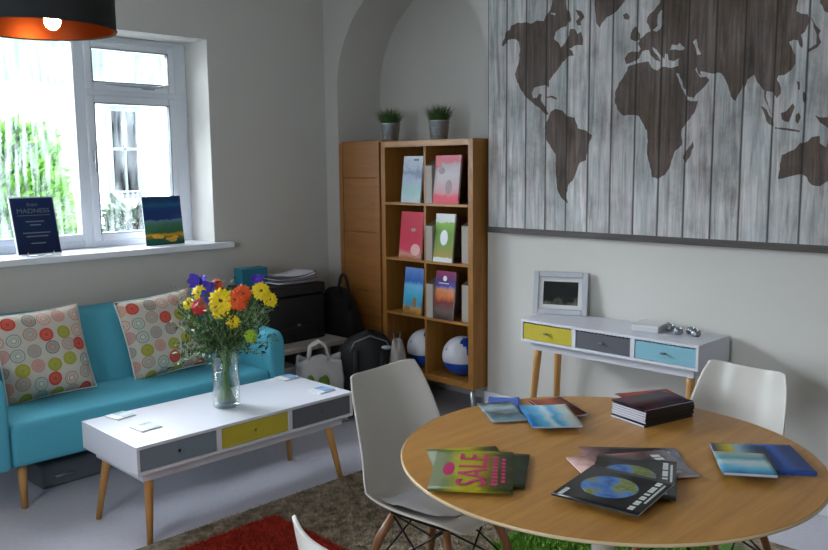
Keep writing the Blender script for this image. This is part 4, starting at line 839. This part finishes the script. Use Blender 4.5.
# ================================================================ CONSOLE THINGS
fr_ = root('photo_frame', (3.70, 2.585, .7655), label='silver framed small photograph standing on the console table', cat='photo frame')
fr_.rotation_euler = (Matrix.Rotation(R_(-68), 3, 'Z') @ Matrix.Rotation(R_(-9), 3, 'X')).to_euler()
W_, H_ = .30, .235
b = MB(); rect_frame(b, -W_/2, W_/2, 0, H_, .03, 0, .018); b.build('frame', plain('silver_frame', 'a9abb0', .4, .08, 40, metal=.1), fr_, bevel=.004, seg=3)
b = MB(); rect_frame(b, -W_/2+.028, W_/2-.028, .028, H_-.028, .006, .004, .016); b.build('inner_slip', 'pages', fr_)
b = MB(); rect_frame(b, -W_/2+.032, W_/2-.032, .032, H_-.032, .022, .008, .010); b.build('mount', 'white', fr_)
MB().box(-W_/2+.05, W_/2-.05, .0095, .0115, .05, H_-.05).build('photograph', cover('dark_photo', [(0, '8a8a78'), (.3, '10130e'), (.6, '0c100c'), (.78, '1c2a18'), (.9, '8a8c70'), (1, '26301f')], 2, 0, .26, .28, 16, rough=.6), fr_)
MB().box(-.02, .02, .018, .02, .03, .17).prism([(.02, .16), (.07, .008), (.075, .008), (.022, .17)], -.02, .02, lambda y, z, x: (x, y, z)).build('easel_back', 'dgrey', fr_)
cb_ = root('card_box', (3.64, 2.015, .7655), R_(10), label='small flat white box lying open-ended on the console table', cat='box')
MB().box(-.05, .11, -.065, .065, 0, .022).build('base', 'lacquer', cb_, bevel=.002)
MB().box(-.052, .112, -.067, .067, .022, .032).build('lid', 'white', cb_, bevel=.002)
gs_ = 'small glass tealight holders on the console table'
for k, (x, y) in enumerate([(3.70, 1.945), (3.66, 1.885), (3.68, 1.815), (3.655, 1.785)]):
    x, y = [(3.70, 1.93), (3.65, 1.865), (3.705, 1.825), (3.66, 1.78)][k]
    r = root('tealight_holder', (x, y, .7655), label=['small glass holder nearest the white box on the console table', 'small glass holder second from the white box, nearest the front edge', 'small glass holder set back at the right on the console table', 'small glass holder at the right end of the row on the console table'][k], cat='candle holder', group=gs_)
    MB().lathe([(0, 0), (.018, 0), (.024, .008), (.022, .024), (.017, .030), (.015, .028), (.017, .012), (0, .008)], 20).build('glass_cup', plain('smoky_glass', '8c9096', .12, .2, 80, metal=.5), r, smooth=True)
    MB().lathe([(0, .010), (.013, .010), (.013, .022), (0, .022)], 16).build('candle', 'inkwhite' if k % 2 else 'grey', r)

# ================================================================ WINDOW SILL
ea = root('notice_easel', (1.785, 4.76, 1.1005), R_(0), label='small white wire easel holding the dark blue notice on the sill', cat='easel')
b = MB()
for s in (-.07, .07): b.tube([(s, -.035, .022), (s, -.035, .003), (s, .045, .003), (s, .11, .26)], .0025, 6)
b.tube([(-.11, -.03, .004), (-.05, -.034, .010), (0, -.03, .003), (.05, -.034, .010), (.11, -.03, .004)], .003, 6)
b.build('wire', 'upvc', ea, smooth=True)
nt_ = root('framed_notice', (1.79, 4.748, 1.108), label='dark blue framed notice leaning at the left end of the window sill', cat='notice')
nt_.rotation_euler = (R_(-16), 0, 0)
MB().box(-.118, .118, 0, .008, 0, .325).build('panel', cover('navy_notice', [(0, '10163a'), (.5, '13294e'), (1, '182a5c')], 2, 0, .33, .1), nt_)
b = MB(); rect_frame(b, -.122, .122, -.002, .329, .005, -.002, .012); b.build('edge_frame', 'upvc', nt_)
text('from', .03, 'slate', nt_, (.0, -.0015, .285), (R_(90), 0, 0), 'script_lettering')
text('MADNESS', .036, 'slate', nt_, (.0, -.0015, .248), (R_(90), 0, 0), 'title_lettering', sx=1.15)
b = MB(); b.box(-.09, .09, -.0012, 0, .222, .225)
for z, w_ in ((.185, .05), (.165, .03), (.12, .075), (.10, .06), (.06, .04)): b.box(-w_, w_, -.0012, 0, z, z+.006)
b.build('small_lettering', 'slate', nt_)
r = root('landscape_brochure', (2.585, 4.80, 1.1005), label='brochure with a dusk landscape and golden lights at the right end of the window sill', cat='brochure')
r.rotation_euler = (R_(-7), 0, R_(0))
ml = cover('dusk_cover', [(0, '1c5448'), (.10, '1d5a4a'), (.17, '8a7a20'), (.2, 'c9982a'), (.25, '2f6238'), (.42, '3f6e5a'), (.5, '5a7d8a'), (.53, '1b2c62'), (.75, '1d3f78'), (.82, '1f6080'), (.9, '163c66'), (1, '163860')], 2, 0, .305, .055, 14)
MB().box(-.131, .131, 0, .0015, 0, .305).build('front_cover', ml, r); MB().box(-.130, .130, .0015, .010, 0, .304).build('pages', 'pages', r)
b = MB(); 
for x, z, s in ((-.06, .055, 1), (-.03, .05, .8), (.05, .03, 1.1), (.07, .045, .8), (.02, .035, .6)): b.ball((x, 0, z), .02*s, 10, (1.5, .05, .7))
b.build('golden_lights_picture', plain('golden_print', 'e0a52c', .4, .2, 50), r)

# ================================================================ CORNER CLUTTER
def blob(name, fn, mat, parent, nu=28, nv=18):
    b = MB(); b.grid(lambda u, v: fn(u*2*math.pi, v), nu, nv, closed_u=True); bmesh.ops.remove_doubles(b.bm, verts=b.bm.verts, dist=1e-4)
    return b.build(name, mat, parent, smooth=True, subsurf=1)
def sack(rx, ry, h, seed, sag=.12, topr=.5):
    rr = random.Random(seed); ph = [rr.uniform(0, 6) for _ in range(6)]
    def f(a, v):
        q = max(1e-3, math.sin(math.pi*min(1, max(0, v)))**.45) if v < .5 else max(1e-3, math.sin(math.pi*v)**(.5))*(1-(1-topr)*(v-.5)*2*.8)
        w_ = 1+.06*math.sin(3*a+ph[0]+4*v)+.05*math.sin(5*a+ph[1]-7*v)+.04*math.sin(9*v+ph[2])
        ca, sa = math.cos(a), math.sin(a); e = 2.6; den = (abs(ca)**e+abs(sa)**e)**(1/e)
        return (rx*q*w_*ca/den, ry*q*w_*sa/den, h*(.5-.5*math.cos(math.pi*v))*(1+.04*math.sin(2*a+ph[3])))
    return f
g1 = root('black_holdall', (3.592, 4.335, 0), 0, label='tall black bag with a looped strap slumped in the corner beside the printer', cat='bag')
blob('bag_body', sack(.092, .21, .74, 3, topr=.7), 'nylon', g1)
b = MB(); b.tube([(-.02, -.09+.06*math.cos(a), .62+.24*math.sin(a)) for a in [math.pi*k/16 for k in range(17)]], .011, 8); b.build('strap', 'nylon', g1, smooth=True)
MB().tube([(-.06, -.18, .2), (-.03, -.225, .3), (.03, -.225, .28), (.06, -.18, .18)], .006, 6).build('zip', 'dgrey', g1)
g2 = root('black_rucksack', (3.44, 3.86, 0), R_(-35), label='black rucksack with grey piping on the floor before the bookcase', cat='bag')
blob('bag_body', sack(.21, .17, .53, 9, topr=.8), 'nylon', g2)
b = MB(); b.tube([(-.13, -.12, .44), (-.10, -.13, .50), (.0, -.12, .535), (.10, -.13, .50), (.13, -.12, .44)], .005, 6); b.build('piping', 'grey', g2, smooth=True)
MB().ball((.10, -.13, .46), .03, 12, (1.1, .4, .5)).build('reflective_patch', 'zinc', g2, smooth=True)
b = MB(); b.tube([(-.10, -.165, .15), (-.10, -.185, .30), (-.09, -.14, .45)], .016, 8).tube([(.06, -.165, .12), (.07, -.185, .30), (.07, -.14, .44)], .016, 8); b.build('shoulder_strap', 'nylon', g2, smooth=True)
g3 = root('bottle_bag', (3.50, 3.655, 0), label='crumpled translucent grey bag beside the black rucksack', cat='bag')
blob('bag_body', sack(.055, .055, .50, 21, topr=.8), plain('grey_crumpled_plastic', '908a86', .35, .35, 40, .5, 60), g3)
b = MB(); b.tube([(-.02, 0, .50), (-.03, 0, .55), (.03, 0, .55), (.02, 0, .50)], .004, 6); b.build('handle', 'grey', g3)
g4 = root('carrier_bag', (3.13, 3.97, 0), R_(-30), label='white carrier bag with a green leaf print in front of the low white unit', cat='bag')
def cb(u, v):
    a = u*2*math.pi; ca, sa = math.cos(a), math.sin(a); e = 5; den = (abs(ca)**e+abs(sa)**e)**(1/e); t_ = v
    return ((.15-.035*t_)*ca/den+.006*math.sin(6*a+5*v), (.055-.03*t_)*sa/den+.008*math.sin(4*a+8*v), .005+.36*v+.02*math.sin(3*a)*v)
b = MB(); b.grid(cb, 40, 14, closed_u=True); b.build('bag_body', plain('white_plastic_bag', 'c9c7c8', .45, .08, 20), g4, smooth=True, solid=.002)
b = MB(); 
for s in (-1, 1): b.tube([(-.06, s*.022, .35), (-.045, s*.022, .43), (-.0, s*.02, .455), (.035, s*.022, .43), (.05, s*.022, .35)], .008, 8)
b.build('handle', 'white', g4, smooth=True)
b = MB()
for k in range(6): b.ball((-.075+.02*k, -.052, .20+.03*math.sin(k*1.7)), .035, 10, (.7, .18, 1.5))
b.build('leaf_print', plain('leaf_green_print', '6c8c2c', .5, .4, 40), g4, smooth=True); g4.scale = (1.15, 1.15, 1.12)
g5 = root('paper_ream', (2.99, 4.19, .0305), label='stack of white paper inside the low white unit', cat='paper')
MB().box(-.09, .12, -.05, .25, 0, .26).build('sheets', 'pages', g5); MB().box(-.091, .121, -.051, .251, .26, .30).build('wrapper', 'white', g5)
# loose magazines on the printer
for k in range(6):
    z = .8265+k*.009; rr = random.Random(k); x0 = 3.235+rr.uniform(-.02, .02); y0 = 4.40+rr.uniform(-.02, .02)
    lab = ['lowest magazine of the messy pile on the printer', 'second lowest magazine of the messy pile on the printer', 'third lowest magazine of the messy pile on the printer', 'third highest magazine of the messy pile on the printer', 'second highest magazine of the messy pile on the printer', 'topmost curled magazine of the messy pile on the printer'][k]
    r = root('loose_magazine', (x0, y0, z), R_(rr.uniform(-14, 14)), lab, 'magazine', 'magazines piled on the printer')
    cu = .010+.006*k
    def f(u, v, cu=cu, k=k): t_ = u*2-1; return (t_*.155, (v-.5)*.215, .001+cu*(t_*t_)*(1 if (k % 2 == 0) or t_ > 0 else .6)*(0.35 if k < 2 else 1)*.6)
    MB().grid(f, 16, 4).build('cover', plain('magazine_cover', ['2a2c2e', 'b8bcbc', '1c1e20', '9a9ea0', '34363a', '1a1b1c'][k], .3, .3, 30), r, smooth=True, solid=.003)
    def g_(u, v, f=f): p = f(u, v); return (p[0]*.98, p[1]*.98, p[2]+.0022)
    MB().grid(g_, 16, 4).build('pages', 'pages', r, smooth=True, solid=.001)
